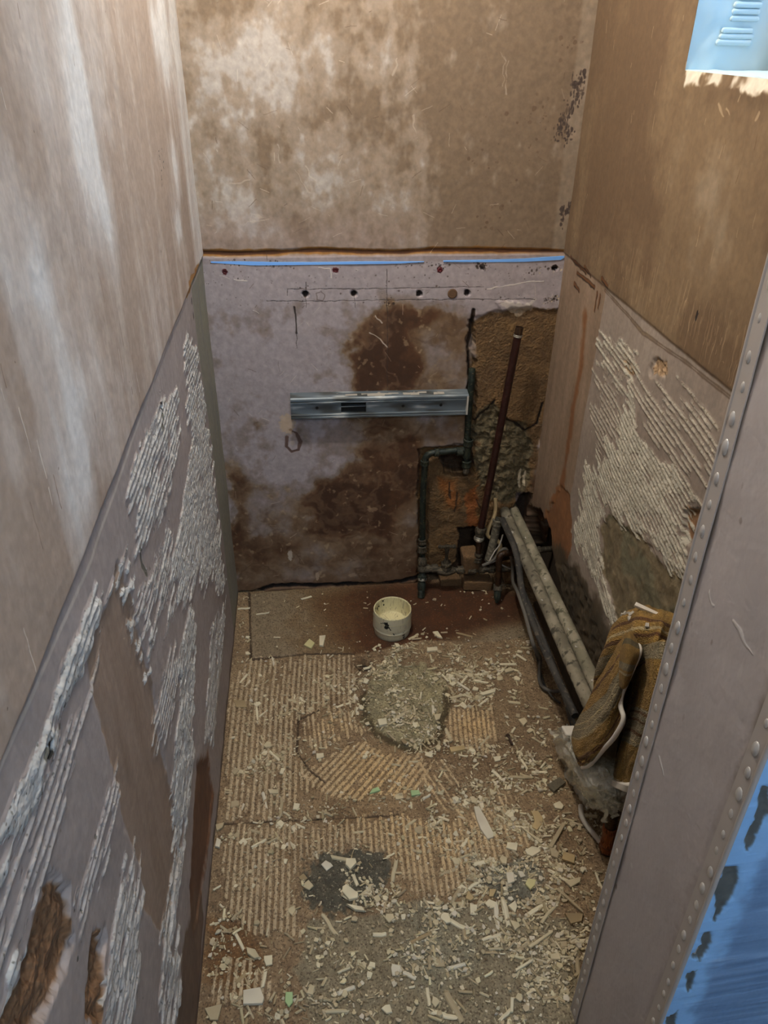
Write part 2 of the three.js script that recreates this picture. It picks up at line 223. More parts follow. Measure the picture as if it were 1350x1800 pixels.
  for (const s of [[[.0685,.9114],[.0981,.907]], [[.2641,.9363],[.2905,.9333],[.2927,.9123]], [[.6663,.88],[.7146,.8875],[.7559,.8951],[.8048,.8971]], [[.3843,.777],[.4096,.762],[.4269,.7398]], [[.3979,.8193],[.4148,.8006]], [[.106,.8384],[.1189,.8314]]]) map.stroke(s, 0.0014, [205, 195, 185], 0.7, 0.15);
  for (const s of [[[.0892,1.0325],[.1532,1.0442]], [[.1147,1.036],[.1223,1.0529],[.1471,1.0479]], [[.0779,1.1157],[.1215,1.1237]], [[.6638,1.3625],[.6664,1.3107]], [[.672,1.3524],[.6741,1.2948]], [[.6544,1.3726],[.6634,1.3544]], [[.1837,1.1948],[.1902,1.1613]], [[.2212,1.1442],[.2504,1.0976]], [[.2402,1.1556],[.2696,1.1093]], [[.474,1.2506],[.4881,1.201]], [[.4297,1.3295],[.441,1.3551]]]) map.stroke(s, 0.0016, [186, 172, 156], 0.4, 0.1, 1.3);
  for (const s of [[[.7421,.2796],[.7426,.2377]], [[.6077,.3413],[.614,.2893]], [[.6894,.2821],[.7131,.2334]], [[.6337,.3107],[.6297,.247]]]) map.stroke(s, 0.003, [40, 26, 14], 0.7, -0.3);
  map.stroke([[.2691,.8806],[.2769,.8723],[.2711,.8589],[.2577,.8618],[.2568,.8754],[.2651,.8806]], 0.0012, [100, 86, 84], 0.8, 0);
  map.stroke([[.1773,.5222],[.1916,.5135],[.2023,.4883],[.1952,.4634],[.177,.4574],[.1644,.4747],[.1688,.5012]], 0.0045, [70, 46, 36], 0.75, -0.2);
  map.dab(...[[.1708,.5387]][0], 0.022, [190, 160, 120], 0.5, 0, 0.03); map.dab(...[[.1813,.4841]][0], 0.008, [165, 150, 140], 0.8);
  map.dab(...[[.1571,.1257]][0], 0.007, [190, 180, 168], 0.8, 0.1, 0.02); map.dab(...[[.3364,.0438]][0], 0.014, [160, 140, 118], 0.6, 0.1, 0.008); map.dab(...[[.2327,.0459]][0], 0.006, [180, 160, 138], 0.7, 0.1, 0.018); map.dab(...[[.3941,.268]][0], 0.014, [150, 126, 100], 0.6, 0.1, 0.01);
  for (const h of plugs) map.dab(h[0], h[1], 0.0075, [70, 14, 16], 0.9);
  for (const h of holes) map.dab(h[0], h[1], 0.0075, [34, 24, 20], 0.9);  // shade inside the holes painted as dark colour
  for (let i = 0; i < 14; i++) { const a = R() * 6.28; map.dab([[.8156,.345]][0][0] + Math.cos(a) * .008, [[.8156,.345]][0][1] + (R() - .5) * .05, 0.004, [200, 186, 160], 0.8, 0.2, 0.009); }
  const relief = (u, v) => {
    let h = (fbm(u * 9, v * 9) - 0.5) * 0.004;
    if (v > 0.94 && v < 0.99) { h -= 0.003 * sm(0.007, 0.003, gap.d(u, v)); }
    if (v < 0.965) h += 0.0025 * sm(0.965, 0.962, v);
    if (v < 0.06) h -= 0.012 * sm(0.008, 0.003, crack.d(u, v) + (fbm(u * 60, v * 60) - .5) * .008);
    if (v < 0.93) {
      const s = sand.sd(u, v) + (fbm(u * 40, v * 40) - 0.5) * 0.02; if (s > -0.01) { const t = sm(-0.003, 0.004, s); h += t * (-0.005 + (fbm(u * 45, v * 45, 4) - 0.5) * mix(0.007, 0.003, sm(.45, .62, v))); if (t > 0.5 && u < W) PART = 2; }
      const m = mortar.sd(u, v) + (fbm(u * 50, v * 50) - 0.5) * 0.02; if (m > -0.01) { const t = sm(-0.004, 0.006, m); h += t * (-0.007 + (fbm(u * 70, v * 70, 4) - 0.5) * 0.016); if (t > 0.5) PART = 3; }
      const j = (fbm(u * 60 + 5, v * 60, 3) - 0.5) * 0.018;
      h -= 0.06 * sm(0, 0.008, cavity.sd(u, v) + j); h -= 0.045 * sm(0, 0.006, tee.sd(u, v) + j); h -= 0.012 * sm(-0.002, 0.004, chase.sd(u, v) + j); h -= 0.016 * sm(-0.002, 0.004, sleeve.sd(u, v) + j);
      h -= 0.006 * sm(0.006, 0.002, crack2.d(u, v) + j * 0.3) + 0.005 * sm(0.005, 0.002, Math.min(crack3.d(u, v), crack4.d(u, v)) + j * 0.3);
      h += 0.0035 * sm(0, 0.004, spall.sd(u, v) + j);
      for (const q of holes) if (Math.abs(u - q[0]) < .02 && Math.abs(v - q[1]) < .02) h -= 0.014 * sm(0.0075, 0.005, Math.hypot(u - q[0], v - q[1]));
      for (const q of plugs) if (Math.abs(u - q[0]) < .02 && Math.abs(v - q[1]) < .02) h -= 0.003 * sm(0.0075, 0.005, Math.hypot(u - q[0], v - q[1]));
    }
    return h;
  };
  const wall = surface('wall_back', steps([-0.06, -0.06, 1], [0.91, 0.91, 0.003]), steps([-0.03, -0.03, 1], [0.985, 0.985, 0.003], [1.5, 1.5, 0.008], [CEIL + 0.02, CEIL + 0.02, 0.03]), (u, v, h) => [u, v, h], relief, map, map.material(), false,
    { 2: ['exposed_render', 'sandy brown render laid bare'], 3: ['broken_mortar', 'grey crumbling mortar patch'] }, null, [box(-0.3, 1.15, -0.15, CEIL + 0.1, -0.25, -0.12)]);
  const rm = new THREE.MeshStandardMaterial({ color: 0x54141a, roughness: 0.5 });
  for (const q of plugs) { const g = new THREE.LatheGeometry([[0.002, -0.004], [0.002, 0.0005], [0.0035, 0.0015], [0.0058, 0.001], [0.0062, -0.004]].map((a) => new THREE.Vector2(...a)), 16).rotateX(Math.PI / 2).translate(q[0], q[1], 0.001); obj('wall_plug', g, rm, wall).userData.label = 'dark red plastic wall plug'; }
  const wd = [[.5834,.8703]][0]; obj('wooden_plug', new THREE.LatheGeometry([[0, 0.001], [0.004, 0.0018], [0.0045, 0.0008], [0.008, 0.0012], [0.0115, 0.0022], [0.0125, -0.003]].map((a) => new THREE.Vector2(...a)), 20).rotateX(Math.PI / 2).translate(wd[0], wd[1], 0.002), new THREE.MeshStandardMaterial({ color: 0x5f4630, roughness: 0.9 }), wall).userData.label = 'round wooden plug flush with the plaster';
  // the strip of light blue paint along the joint
  const up = [[.0195,.9533],[.0825,.9533],[.16,.9504],[.2645,.9492],[.3703,.9493],[.4505,.9484],[.511,.9477]], lo = [[.0192,.9508],[.0562,.9478],[.1076,.944],[.1465,.9435],[.2644,.9434],[.3703,.9435],[.4506,.9438],[.5111,.9466]], up2 = [[.5569,.9491],[.6535,.95],[.7496,.9516],[.839,.9565],[.8474,.9564]], lo2 = [[.5571,.9465],[.654,.9447],[.7504,.9443],[.8402,.9479],[.8478,.9531]];
  for (const [a, b] of [[up, lo], [up2, lo2]]) { const s = new THREE.Shape(); s.moveTo(...a[0]); for (const q of a.slice(1)) s.lineTo(...q); for (const q of b.slice().reverse()) s.lineTo(...q); obj('paint_strip', new THREE.ExtrudeGeometry(s, { depth: 0.0055, bevelEnabled: false }).translate(0, 0, -0.001), new THREE.MeshStandardMaterial({ color: 0x6fa6ea, roughness: 0.6 }), wall).userData.label = 'strip of light blue paint along the joint'; }
}

// ================= WALL: LEFT =================
{
  const A = [
    bed(1, [[.3845,.9088],[.3136,.9039],[.264,.8327],[.2446,.7221],[.2301,.5454],[.2537,.3548],[.25,.214],[.3608,.2819],[.4237,.3939],[.5448,.4246],[.5723,.5024],[.6948,.528],[.8072,.6023],[.8066,.6735],[.7171,.6909],[.5884,.7052],[.4725,.7271],[.456,.8143]], { pitch: 0.0105, drop: 0.2, cover: 0.0014 }),
    bed(2, [[.6838,.9233],[.5531,.8674],[.5473,.8104],[.6242,.7821],[.7025,.7706],[.7898,.7699],[.8756,.7897],[.959,.8175],[1.0016,.8556],[.9457,.8802],[.981,.9222],[.8605,.9238],[.7619,.9206]], { drop: 0.3, pitch: 0.0115 }),
    bed(3, [[1.1155,.8951],[1.1187,.8699],[1.1715,.8652],[1.2359,.8835],[1.2791,.8876],[1.3264,.886],[1.377,.8873],[1.4231,.8905],[1.4696,.9023],[1.5029,.921],[1.4896,.9382],[1.4295,.919],[1.3785,.9228],[1.3296,.9238],[1.2714,.9228],[1.2055,.9195]], { drop: 0.5, cover: 0.0021, jag: 0.1, low: .1 }),
    bed(4, [[1.2344,.8556],[1.2719,.8351],[1.3266,.8306],[1.3795,.8167],[1.4171,.8163],[1.4608,.8241],[1.5071,.838],[1.5668,.8788],[1.5171,.9436],[1.4731,.914],[1.4328,.8968],[1.377,.8873],[1.3071,.8798]], { drop: 0.22, cover: 0, pitch: 0.0135, tall: 0.002, jag: 0.14, white: .5 }),
    bed(5, [[1.2311,.7164],[1.2533,.6729],[1.2975,.6658],[1.3523,.6812],[1.4034,.6908],[1.4247,.687],[1.4275,.7246],[1.3854,.7339],[1.3255,.7246]], { drop: 0.3, cover: 0.0002, jag: 0.14, pitch: 0.0125, tall: .002, white: .55 }),
    bed(6, [[1.2489,.579],[1.2478,.5149],[1.3099,.4523],[1.3796,.4552],[1.4333,.5747],[1.3838,.5939],[1.3299,.6043],[1.2935,.6089]], { drop: 0.3, cover: 0.0014, pitch: 0.0105, white: .75 }),
    bed(7, [[.6796,.516],[.7082,.4447],[.8327,.382],[.8769,.3155],[.9879,.2929],[1.0733,.3544],[1.0833,.4093],[1.0092,.4577],[.9288,.4829],[.8618,.5049],[.8971,.5627],[.7913,.5427]], { drop: 0.25, cover: 0.0017, pitch: 0.0095 }),
    bed(8, [[1.0263,.3451],[1.0324,.2959],[1.111,.2971],[1.1748,.2863],[1.1719,.2038],[1.2501,.1672],[1.2995,.2772],[1.2233,.3721],[1.1482,.3564]], { drop: 0.36, cover: 0.002, pitch: 0.011, white: .8 }),
    bed(9, [[1.0542,.7977],[.9431,.7732],[.8446,.7012],[.9018,.6803],[.9872,.6727],[1.0253,.7363]], { drop: 0.3, cover: 0.0003, pitch: 0.0115, white: .8 }),
    bed(10, [[.5152,.3165],[.2848,.1871],[.4278,.1468],[.6767,.1341],[.7559,.2391],[.6308,.2852]], { drop: 0.4, cover: 0.0012, pitch: 0.010, white: .8 }),
    bed(11, [[.8961,.5972],[.8419,.5243],[.9491,.5042],[1.0297,.4945],[1.0646,.5586],[1.0537,.603],[.9798,.6061]], { drop: 0.25, cover: 0.0002, pitch: 0.0115, white: .75 }),
    bed(12, [[1.0794,.8808],[1.0212,.8647],[1.0515,.8438],[1.0085,.8209],[1.0565,.804],[1.0203,.7514],[1.0172,.6944],[1.0222,.6576],[1.043,.667],[1.057,.7587],[1.061,.8076],[1.0715,.8502]], { drop: 0.4, cover: 0.002 }),
    bed(13, [[.9431,.7732],[.7492,.7447],[.7261,.6968],[.8208,.6728],[.8072,.6023],[.8776,.6158],[.9239,.6331],[.8813,.6639]], { drop: 0.42, cover: 0.0006 }),
    bed(14, [[1.5023,.8094],[1.5283,.7943],[1.5576,.8359],[1.5423,.8556]], { drop: 0.35, cover: 0.0014 }),
  ];
  const vee = P([[1.0709,.8787],[1.0517,.8179],[1.045,.7719],[1.0379,.6929],[1.0327,.6465],[1.0435,.5579],[1.0496,.4431],[1.0384,.3475],[1.0681,.3186],[1.1549,.325],[1.205,.3111],[1.2272,.3789],[1.2537,.4764],[1.2301,.5341],[1.2465,.654],[1.2421,.7431],[1.2431,.8208],[1.2367,.8768],[1.1994,.8813],[1.1381,.8692]]);
  const raw = [P([[1.4233,.8195],[1.396,.7525],[1.4208,.7125],[1.4745,.7239],[1.5201,.7502],[1.5535,.8264],[1.5215,.828],[1.4961,.8172],[1.4635,.8208]]), P([[1.3772,.6643],[1.3636,.6204],[1.3929,.59],[1.4296,.5666],[1.4585,.6309],[1.4171,.6579]])], damp = P([[.8555,.2829],[.7535,.1794],[.7591,.0654],[.8921,.0598],[1.0186,.0817],[1.0928,.1156],[1.0543,.2069],[.9595,.239]]), low = P([[1.1256,.1992],[.9912,.1063],[.9899,.0336],[1.0984,.01],[1.1844,-.0172],[1.2645,.1659]]);
  const band = L([[0.19, 0], [0.19, 0.55], [0.225, 0.965]]);
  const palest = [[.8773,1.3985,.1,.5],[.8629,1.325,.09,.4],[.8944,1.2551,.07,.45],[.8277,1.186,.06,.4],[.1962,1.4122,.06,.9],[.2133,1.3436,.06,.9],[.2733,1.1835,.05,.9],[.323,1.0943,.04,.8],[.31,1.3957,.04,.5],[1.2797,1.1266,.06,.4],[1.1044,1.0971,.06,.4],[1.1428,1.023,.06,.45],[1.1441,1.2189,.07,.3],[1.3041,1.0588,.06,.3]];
  const joint = L([[.0494,.9522],[.3327,.9584],[.5325,.9623],[1.1604,.9426],[1.3552,.9558],[1.4716,.9614]]);
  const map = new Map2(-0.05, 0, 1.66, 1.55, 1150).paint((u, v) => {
    const n1 = fbm(u * 5 + 31, v * 4), n2 = fbm(u * 26 + 7, v * 26), n3 = fbm(u * 120, v * 120, 3), st = stk(u * 42, v * 4.5 + 2, 4), st2 = stk(u * 90 + 20, v * 7, 3), wu = u + (n2 - 0.5) * 0.04, wv = v + (n1 - 0.5) * 0.1;
    let k = 0.5 + (n3 - 0.5) * 0.12 + (st2 - 0.5) * 0.12;
    const up = sm(0.962, 0.966, v);
    const p = clamp(0.3 + blobs(palest, wu, wv) + (n1 - 0.5) * 1.0 + (stk(u * 16 + 5, v * 2.6, 3) - 0.5) * 1.1 + (st - 0.5) * 0.4 + (n2 - .5) * .3 + sm(1.1, 1.5, v) * .1 + 0.75 * sm(0.17, 0.05, u + (n1 - .5) * .06));  // last term paints the lit strip by the corner into the colour
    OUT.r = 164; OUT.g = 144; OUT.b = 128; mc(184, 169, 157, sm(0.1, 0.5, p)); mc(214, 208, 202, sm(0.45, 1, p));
    if (v < 0.97) {
      const q = clamp(0.5 + (n1 - 0.5) * 0.9 + (n2 - 0.5) * 0.5);
      const r = mix(146, 168, q), g = mix(134, 156, q), b = mix(129, 152, q); mc(r, g, b, 1 - up);
      if (band.d(u, v, .4) < 0.3 && u < mix(0.19, 0.225, sm(0.5, 0.96, v)) + (n2 - 0.5) * 0.004) mc(132 + 18 * (st2 - .5), 130 + 18 * (st2 - .5), 114, (1 - up) * 0.85);
      const e = vee.sd(u, v, 0.08) + (n2 - 0.5) * 0.02, t = sm(-0.002, 0.004, e); mc(mix(128, 156, st), mix(106, 134, st), mix(88, 118, st), t * 0.9);
      for (const x of raw) { const y = sm(0, 0.006, x.sd(u, v) + (n2 - 0.5) * 0.03); if (y > 0) { const g2 = fbm(u * 200, v * 200, 3); mc(mix(96, 140, g2), mix(68, 102, g2), mix(44, 70, g2), y); k = mix(k, g2, y * 0.9); } }
      const y = sm(-0.01, 0.012, damp.sd(u, v) + (n2 - 0.5) * 0.04); mc(mix(70, 120, n2), mix(38, 76, n2), mix(20, 44, n2), y * 0.9);
      const lw = sm(-0.01, 0.01, low.sd(u, v) + (n2 - 0.5) * 0.05); mc(mix(70, 120, n2), mix(50, 92, n2), mix(34, 70, n2), lw * 0.8);
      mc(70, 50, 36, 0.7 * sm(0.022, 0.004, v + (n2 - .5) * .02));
      const [h, , wh] = adhesive(A, u, v);
      if (h > 0.0003) { const g3 = fbm(u * 60, v * 90, 3), g4 = fbm(u * 300, v * 300, 2); mc(mix(164, 206, g3), mix(162, 203, g3), mix(158, 198, g3), sm(0.0003, 0.0012, h) * wh); mc(96, 92, 84, 0.8 * sm(0.72, 0.82, g4)); k = 0.5 + (fbm(u * 220, v * 220, 3) - 0.5) * 0.5; }
      mc(196, 184, 172, sm(0.004, 0.0015, joint.d(u, v)) * 0.6);
    }
    const f = 0.93 + 0.14 * n3; OUT.r *= f; OUT.g *= f; OUT.b *= f; OUT.k = k;
  });
  const R = rng(21);
  for (let i = 0; i < 150; i++) { const u = R() * 1.6, v = 0.97 + R() * 0.55, l = 0.008 + R() * R() * 0.05; map.stroke([[u, v], [u + (R() - .5) * 0.004, v + l]], 0.0006 + .0006 * R(), R() < 0.7 ? [222, 210, 196] : [120, 96, 80], 0.3 + 0.4 * R(), 0.12, 0.4); }
  for (let i = 0; i < 90; i++) map.dab(R() * 1.6, R() * 1.5, 0.0008 + 0.002 * R() * R(), [60, 46, 36], 0.7 * R(), -0.1);
  for (let i = 0; i < 190; i++) { const a = A[Math.floor(R() * 10)].p, q = a.p[Math.floor(R() * a.p.length)], c = a.p[Math.floor(R() * a.p.length)], t = R(); map.dab(mix(q[0], c[0], t), mix(q[1], c[1], t), 0.001 + 0.0025 * R() * R(), [66, 62, 54], 0.8 * R(), -0.2); }
  const scr = [[.4206,1.2346],[.3956,1.2342],[.4203,1.2218],[.3953,1.2142],[.4237,1.2051],[.4291,1.1928],[.4251,1.1835]]; for (let i = 0; i < scr.length - 1; i += 1) { const a = scr[i]; map.stroke([a, [a[0] + (R() - .5) * .012, a[1] + .006 * (R() - .3)]], 0.0008, [40, 36, 34], 0.9, -0.1, 0.2); map.stroke([[a[0] + .004, a[1] - .006], [a[0] + .004 + (R() - .5) * .01, a[1] - .01]], 0.0008, [40, 36, 34], 0.9, -0.1, 0.2); }
  for (const s of [[[.6981,.9085],[.6961,.8979],[.7217,.8779]], [[.8227,.8679],[.848,.8634]], [[.9702,.8297],[.9745,.8008],[.9601,.776]], [[1.3729,.903],[1.3783,.9026]]]) map.stroke(s, 0.004, [86, 84, 72], 0.8, -0.2);
  for (const q of [[.6971,.9032],[1.3651,.8955],[.2416,.9332],[.2415,.9038]]) map.dab(q[0], q[1], 0.006, [34, 30, 24], 0.95, -0.3, 0.009);
  for (const s of [[[.1321,.9639],[.2177,.9749],[.2678,.975]], [[.2211,.9621],[.3007,.9621]], [[.0926,.9681],[.1668,.973]]]) map.stroke(s, 0.006, [158, 104, 36], 0.8, -0.1);
  const relief = (u, v) => {
    let h = (fbm(u * 6 + 9, v * 6) - 0.5) * 0.005;
    if (v > 0.955) h += 0.003 * sm(0.962, 0.968, v);
    if (v > 1) return h;
    const n = fbm(u * 40, v * 40, 3) - 0.5;
    const e = vee.sd(u, v) + n * 0.02; if (e > -0.01) { const t = sm(-0.002, 0.004, e); h -= t * 0.0025; if (t > 0.5) PART = 20; }
    for (let i = 0; i < 2; i++) { const x = raw[i].sd(u, v) + n * 0.03; if (x > -0.01) { const t = sm(0, 0.005, x); h += t * (-0.006 + (fbm(u * 70, v * 70, 4) - 0.5) * 0.012); if (t > 0.5) PART = 21 + i; } }
    const d = damp.sd(u, v) + n * 0.03; if (d > 0) { h -= 0.003 * sm(0, 0.01, d); PART = 23; }
    for (const q of HL) { const r = Math.hypot(u - q[0], v - q[1]); if (r < 0.012) h -= 0.02 * sm(0.007, 0.004, r); }
    if (v > 0.965) return h;
    const [a, id] = adhesive(A, u, v); if (a > 0.0004) { h += a; PART = id; }
    return h;
  };
  const HL = [[.6971,.9032],[1.3651,.8955]];
  const parts = { 20: ['bare_plaster', 'smooth brown wedge of bare plaster'], 21: ['exposed_render', 'rough brown render'], 22: ['exposed_render', 'rough brown render'], 23: ['damp_plaster', 'dark damp plaster near the floor'] };
  for (const a of A) parts[a.id] = ['adhesive_patch', 'off-white ridged tile adhesive'];
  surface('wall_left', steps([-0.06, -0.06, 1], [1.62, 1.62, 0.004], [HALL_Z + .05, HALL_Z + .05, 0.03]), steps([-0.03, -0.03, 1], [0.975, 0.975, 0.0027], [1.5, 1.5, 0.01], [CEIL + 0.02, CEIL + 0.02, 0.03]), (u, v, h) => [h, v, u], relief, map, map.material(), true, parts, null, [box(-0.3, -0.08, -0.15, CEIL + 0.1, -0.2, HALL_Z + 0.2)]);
}

// ================= WALL: RIGHT =================
const WIN = { z0: 0.462, z1: 1.02, y0: 1.358, y1: 1.96 };
{
  const A = [
    bed(1, [[.3026,.8708],[.3833,.8926],[.4599,.9056],[.507,.8689],[.4799,.823],[.4463,.7967],[.3619,.7991],[.3064,.8028]], { turn: -0.12, drop: 0.3, cover: 0.0006 }),
    bed(2, [[.4924,.84],[.5189,.8161],[.5263,.7718],[.6349,.7661],[.7306,.7718],[.8228,.7706],[.8251,.7503],[.7854,.7313],[.8012,.6786],[.8435,.6902],[.8339,.6368],[.7459,.5976],[.6633,.6011],[.5791,.5591],[.5168,.5513],[.4656,.5481],[.3727,.5443],[.3939,.6208],[.4576,.7073],[.4615,.7788]], { turn: -0.3, drop: 0.2, cover: 0.0012, pitch: .0105, bend: 0.25 }),
    bed(3, [[.3081,.7839],[.3225,.7304],[.3287,.6367],[.4177,.6472],[.456,.7105],[.4651,.7779],[.4155,.7935]], { turn: -0.14, drop: 0.3, cover: 0, tall: 0.002, white: .6 }),
    bed(4, [[.657,.9158],[.8092,.9098],[.8545,.9032],[.8457,.8255],[.8394,.77],[.7536,.7714],[.6326,.7707],[.5368,.7743],[.526,.8308],[.5744,.8759]], { turn: -0.2, drop: 0.3, cover: 0.0001, tall: 0.0022, pitch: 0.0115, jag: 0.14, bend: 0.2, white: .65 }),
    bed(5, [[.3356,.5972],[.3301,.5045],[.3126,.431],[.3123,.3735],[.3642,.3587],[.4745,.3724],[.5619,.3488],[.6476,.3321],[.6611,.3792],[.5862,.3945],[.5126,.4204],[.474,.4696],[.4874,.5328],[.4104,.5629]], { turn: -0.4, drop: 0.33, cover: 0.0013, pitch: 0.0115 }),
    bed(6, [[.8633,.6642],[.8362,.6325],[.7715,.5972],[.7196,.5981],[.7436,.6273],[.8079,.6656]], { turn: -0.4, drop: 0.36, cover: 0.001, pitch: 0.0115 }),
  ];
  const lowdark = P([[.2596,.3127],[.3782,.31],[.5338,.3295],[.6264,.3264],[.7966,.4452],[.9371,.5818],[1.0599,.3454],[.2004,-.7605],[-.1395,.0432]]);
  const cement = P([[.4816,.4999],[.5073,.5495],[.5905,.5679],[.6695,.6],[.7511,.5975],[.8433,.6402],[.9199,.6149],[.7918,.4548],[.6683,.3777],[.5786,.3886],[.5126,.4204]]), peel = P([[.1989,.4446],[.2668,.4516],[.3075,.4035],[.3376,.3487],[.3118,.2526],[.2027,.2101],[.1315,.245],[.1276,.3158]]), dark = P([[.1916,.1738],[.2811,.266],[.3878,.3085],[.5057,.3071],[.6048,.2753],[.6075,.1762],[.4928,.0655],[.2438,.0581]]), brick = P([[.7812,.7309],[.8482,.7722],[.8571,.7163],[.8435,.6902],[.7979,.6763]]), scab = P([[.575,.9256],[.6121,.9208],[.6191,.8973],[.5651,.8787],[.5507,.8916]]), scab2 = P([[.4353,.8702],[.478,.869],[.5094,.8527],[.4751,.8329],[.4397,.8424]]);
  const hole = P([[-.0184,.2442],[.0771,.3027],[.1751,.283],[.2278,.2372],[.2778,.2185],[.3277,.1647],[-.0599,-.1451],[-.0894,.0126]]), fillr = P([[.4569,1.3624],[.475,1.3314],[.514,1.3399],[.5844,1.34],[.6498,1.3402],[.6872,1.3301],[.728,1.3383],[.8216,1.3383],[.7961,1.3855],[.4497,1.3764]]);
  const joint = L([[.2828,.9552],[.4955,.9369],[.6846,.9487],[.8382,.9508]]), strip = L([[.2898,.9549],[.2856,.8461],[.3071,.6403],[.3089,.4765],[.3129,.3822]]), streak = L([[.1963,.8736],[.2144,.7673],[.2097,.6227],[.2061,.4814],[.2019,.362]]), streak2 = L([[.2092,1.0643],[.2076,.9703]]);
  const gouges = [[[.0497,.9652],[.0942,.9609],[.1557,.9591]], [[.1028,.9427],[.1631,.9437],[.2204,.9435]], [[.1515,.9679],[.1863,.9598]], [[.2605,.9726],[.2983,.9655]], [[.0949,.9147],[.1299,.9115]], [[.2417,.9374],[.2443,.9013]], [[.2632,.9376],[.2609,.9126]]];
  const lighter = [[.4458,.9804,.05,.5],[.6301,1.2099,.09,.25],[.3691,1.0769,.06,.25],[.7671,1.1179,.1,.25],[.3834,1.4071,.1,.1]], darker = [[.2721,1.1518,.06,.3],[.3291,1.3732,.12,.3],[.2222,1.1222,.04,.3],[.7364,1.0057,.07,.3]];
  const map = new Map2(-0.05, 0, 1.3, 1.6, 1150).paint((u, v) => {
    const n1 = fbm(u * 6 + 13, v * 5), n2 = fbm(u * 28 + 3, v * 28), n3 = fbm(u * 120 + 9, v * 120, 3), st = stk(u * 40 + 4, v * 6, 4), st2 = stk(u * 100, v * 9, 3), wu = u + (n2 - 0.5) * 0.04, wv = v + (fbm(u * 28 + 60, v * 28) - 0.5) * 0.04;
    let k = 0.5 + (n3 - 0.5) * 0.14 + (st2 - 0.5) * 0.14;
    const q = clamp(0.45 + blobs(lighter, wu, wv) - blobs(darker, wu, wv) + (n1 - 0.5) * 0.9 + (stk(u * 18 + 5, v * 3.6, 3) - 0.5) * 0.5 + (st - .5) * .25 + (n2 - .5) * .3);
    OUT.r = 94; OUT.g = 74; OUT.b = 53; mc(112, 92, 68, sm(0.15, 0.55, q)); mc(132, 116, 96, sm(0.55, 1, q));
    if (v < 0.975) {
      const lowv = sm(0.964, 0.956, v), r = clamp(0.5 + (n1 - 0.5) + (st - 0.5) * 0.5);
      mc(mix(124, 148, r), mix(112, 136, r), mix(102, 126, r), lowv);
      const inS = u < mix(0.275, 0.288, sm(0.4, 0.95, v)) + (n2 - .5) * .006;
      if (inS) { mc(mix(112, 148, st), mix(92, 128, st), mix(74, 110, st), lowv); mc(112, 66, 28, 0.75 * sm(0.02, 0.002, streak.d(u, v) + (n2 - 0.5) * 0.02)); mc(92, 66, 46, .6 * sm(.45, .2, v)); }
      const t = sm(-0.004, 0.006, cement.sd(wu, wv)); if (t > 0) { const g = fbm(u * 50, v * 50, 5); mc(mix(84, 138, g), mix(74, 124, g), mix(54, 98, g), t); mc(92, 100, 84, t * .4 * sm(.5, .7, fbm(u * 14, v * 14 + 7))); k = mix(k, g, t); }
      const p = sm(-0.003, 0.005, peel.sd(wu, wv) + (n2 - .5) * .02); mc(mix(104, 142, n2), mix(68, 96, n2), mix(40, 58, n2), p);
      const d = sm(-0.02, 0.015, dark.sd(wu, wv) + (n2 - 0.5) * 0.04); mc(mix(46, 92, n2), mix(34, 70, n2), mix(20, 46, n2), d * 0.9); mc(mix(40, 84, n2), mix(34, 70, n2), mix(24, 50, n2), .85 * sm(-.015, .02, lowdark.sd(wu, wv) + (n2 - .5) * .05));  // damp brown together with painted shade behind the pipes
      const b = sm(0, 0.004, brick.sd(wu, wv)); mc(mix(104, 136, n3), mix(76, 102, n3), mix(50, 72, n3), b);
      for (const s of [scab, scab2]) { const y = sm(0, 0.006, s.sd(wu, wv)); mc(mix(120, 176, n3), mix(96, 148, n3), mix(70, 116, n3), y); if (y > 0) k = mix(k, n3, y); }
      const [h, , wh] = adhesive(A, u, v);
      if (h > 0.0003) { const g3 = fbm(u * 60, v * 90, 3), g4 = fbm(u * 300, v * 300, 2); mc(mix(150, 192, g3), mix(146, 186, g3), mix(132, 172, g3), sm(0.0003, 0.0012, h) * wh); mc(104, 92, 72, 0.8 * sm(0.7, 0.8, g4)); k = 0.5 + (fbm(u * 220, v * 220, 3) - 0.5) * 0.5; }
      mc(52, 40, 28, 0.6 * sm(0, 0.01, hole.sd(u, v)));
      mc(190, 172, 142, 0.5 * sm(0.005, 0.001, joint.d(u, v) + (n2 - .35) * .03)); mc(66, 46, 28, 0.5 * sm(0.003, 0.001, Math.abs(joint.d(u, v) - .002) + (n2 - .5) * .004));
    } else {
      mc(212, 204, 190, 0.9 * sm(-0.003, 0.004, fillr.sd(u, v) + (n2 - 0.5) * 0.03) * sm(0.25, 0.45, fbm(u * 30 + 8, v * 30, 3)));
    }
    const f = 0.92 + 0.16 * n3; OUT.r *= f; OUT.g *= f; OUT.b *= f; OUT.k = k;
  });
  const R = rng(33);
  for (const s of gouges) { map.stroke(s, 0.005, [92, 54, 20], 0.9, -0.3); map.stroke(s.map((a) => [a[0] + 0.002, a[1] - 0.004]), 0.002, [36, 22, 10], 0.8, -0.2); }
  for (let i = 0; i < 130; i++) { const u = R() * 0.35, v = 0.97 + R() * 0.4 * R(); map.dab(u, v, 0.001 + 0.002 * R() * R(), [74, 58, 42], 0.6 * R(), 0, 0.002 + 0.006 * R() * R()); }
  for (let i = 0; i < 120; i++) { const u = R() * 1.2, v = 0.95 + R() * 0.5, l = 0.006 + R() * R() * 0.04; map.stroke([[u, v], [u + (R() - .5) * 0.006, v + l]], 0.0008, R() < 0.55 ? [196, 172, 138] : [86, 62, 38], 0.2 + 0.35 * R(), 0.1, 0.4); }
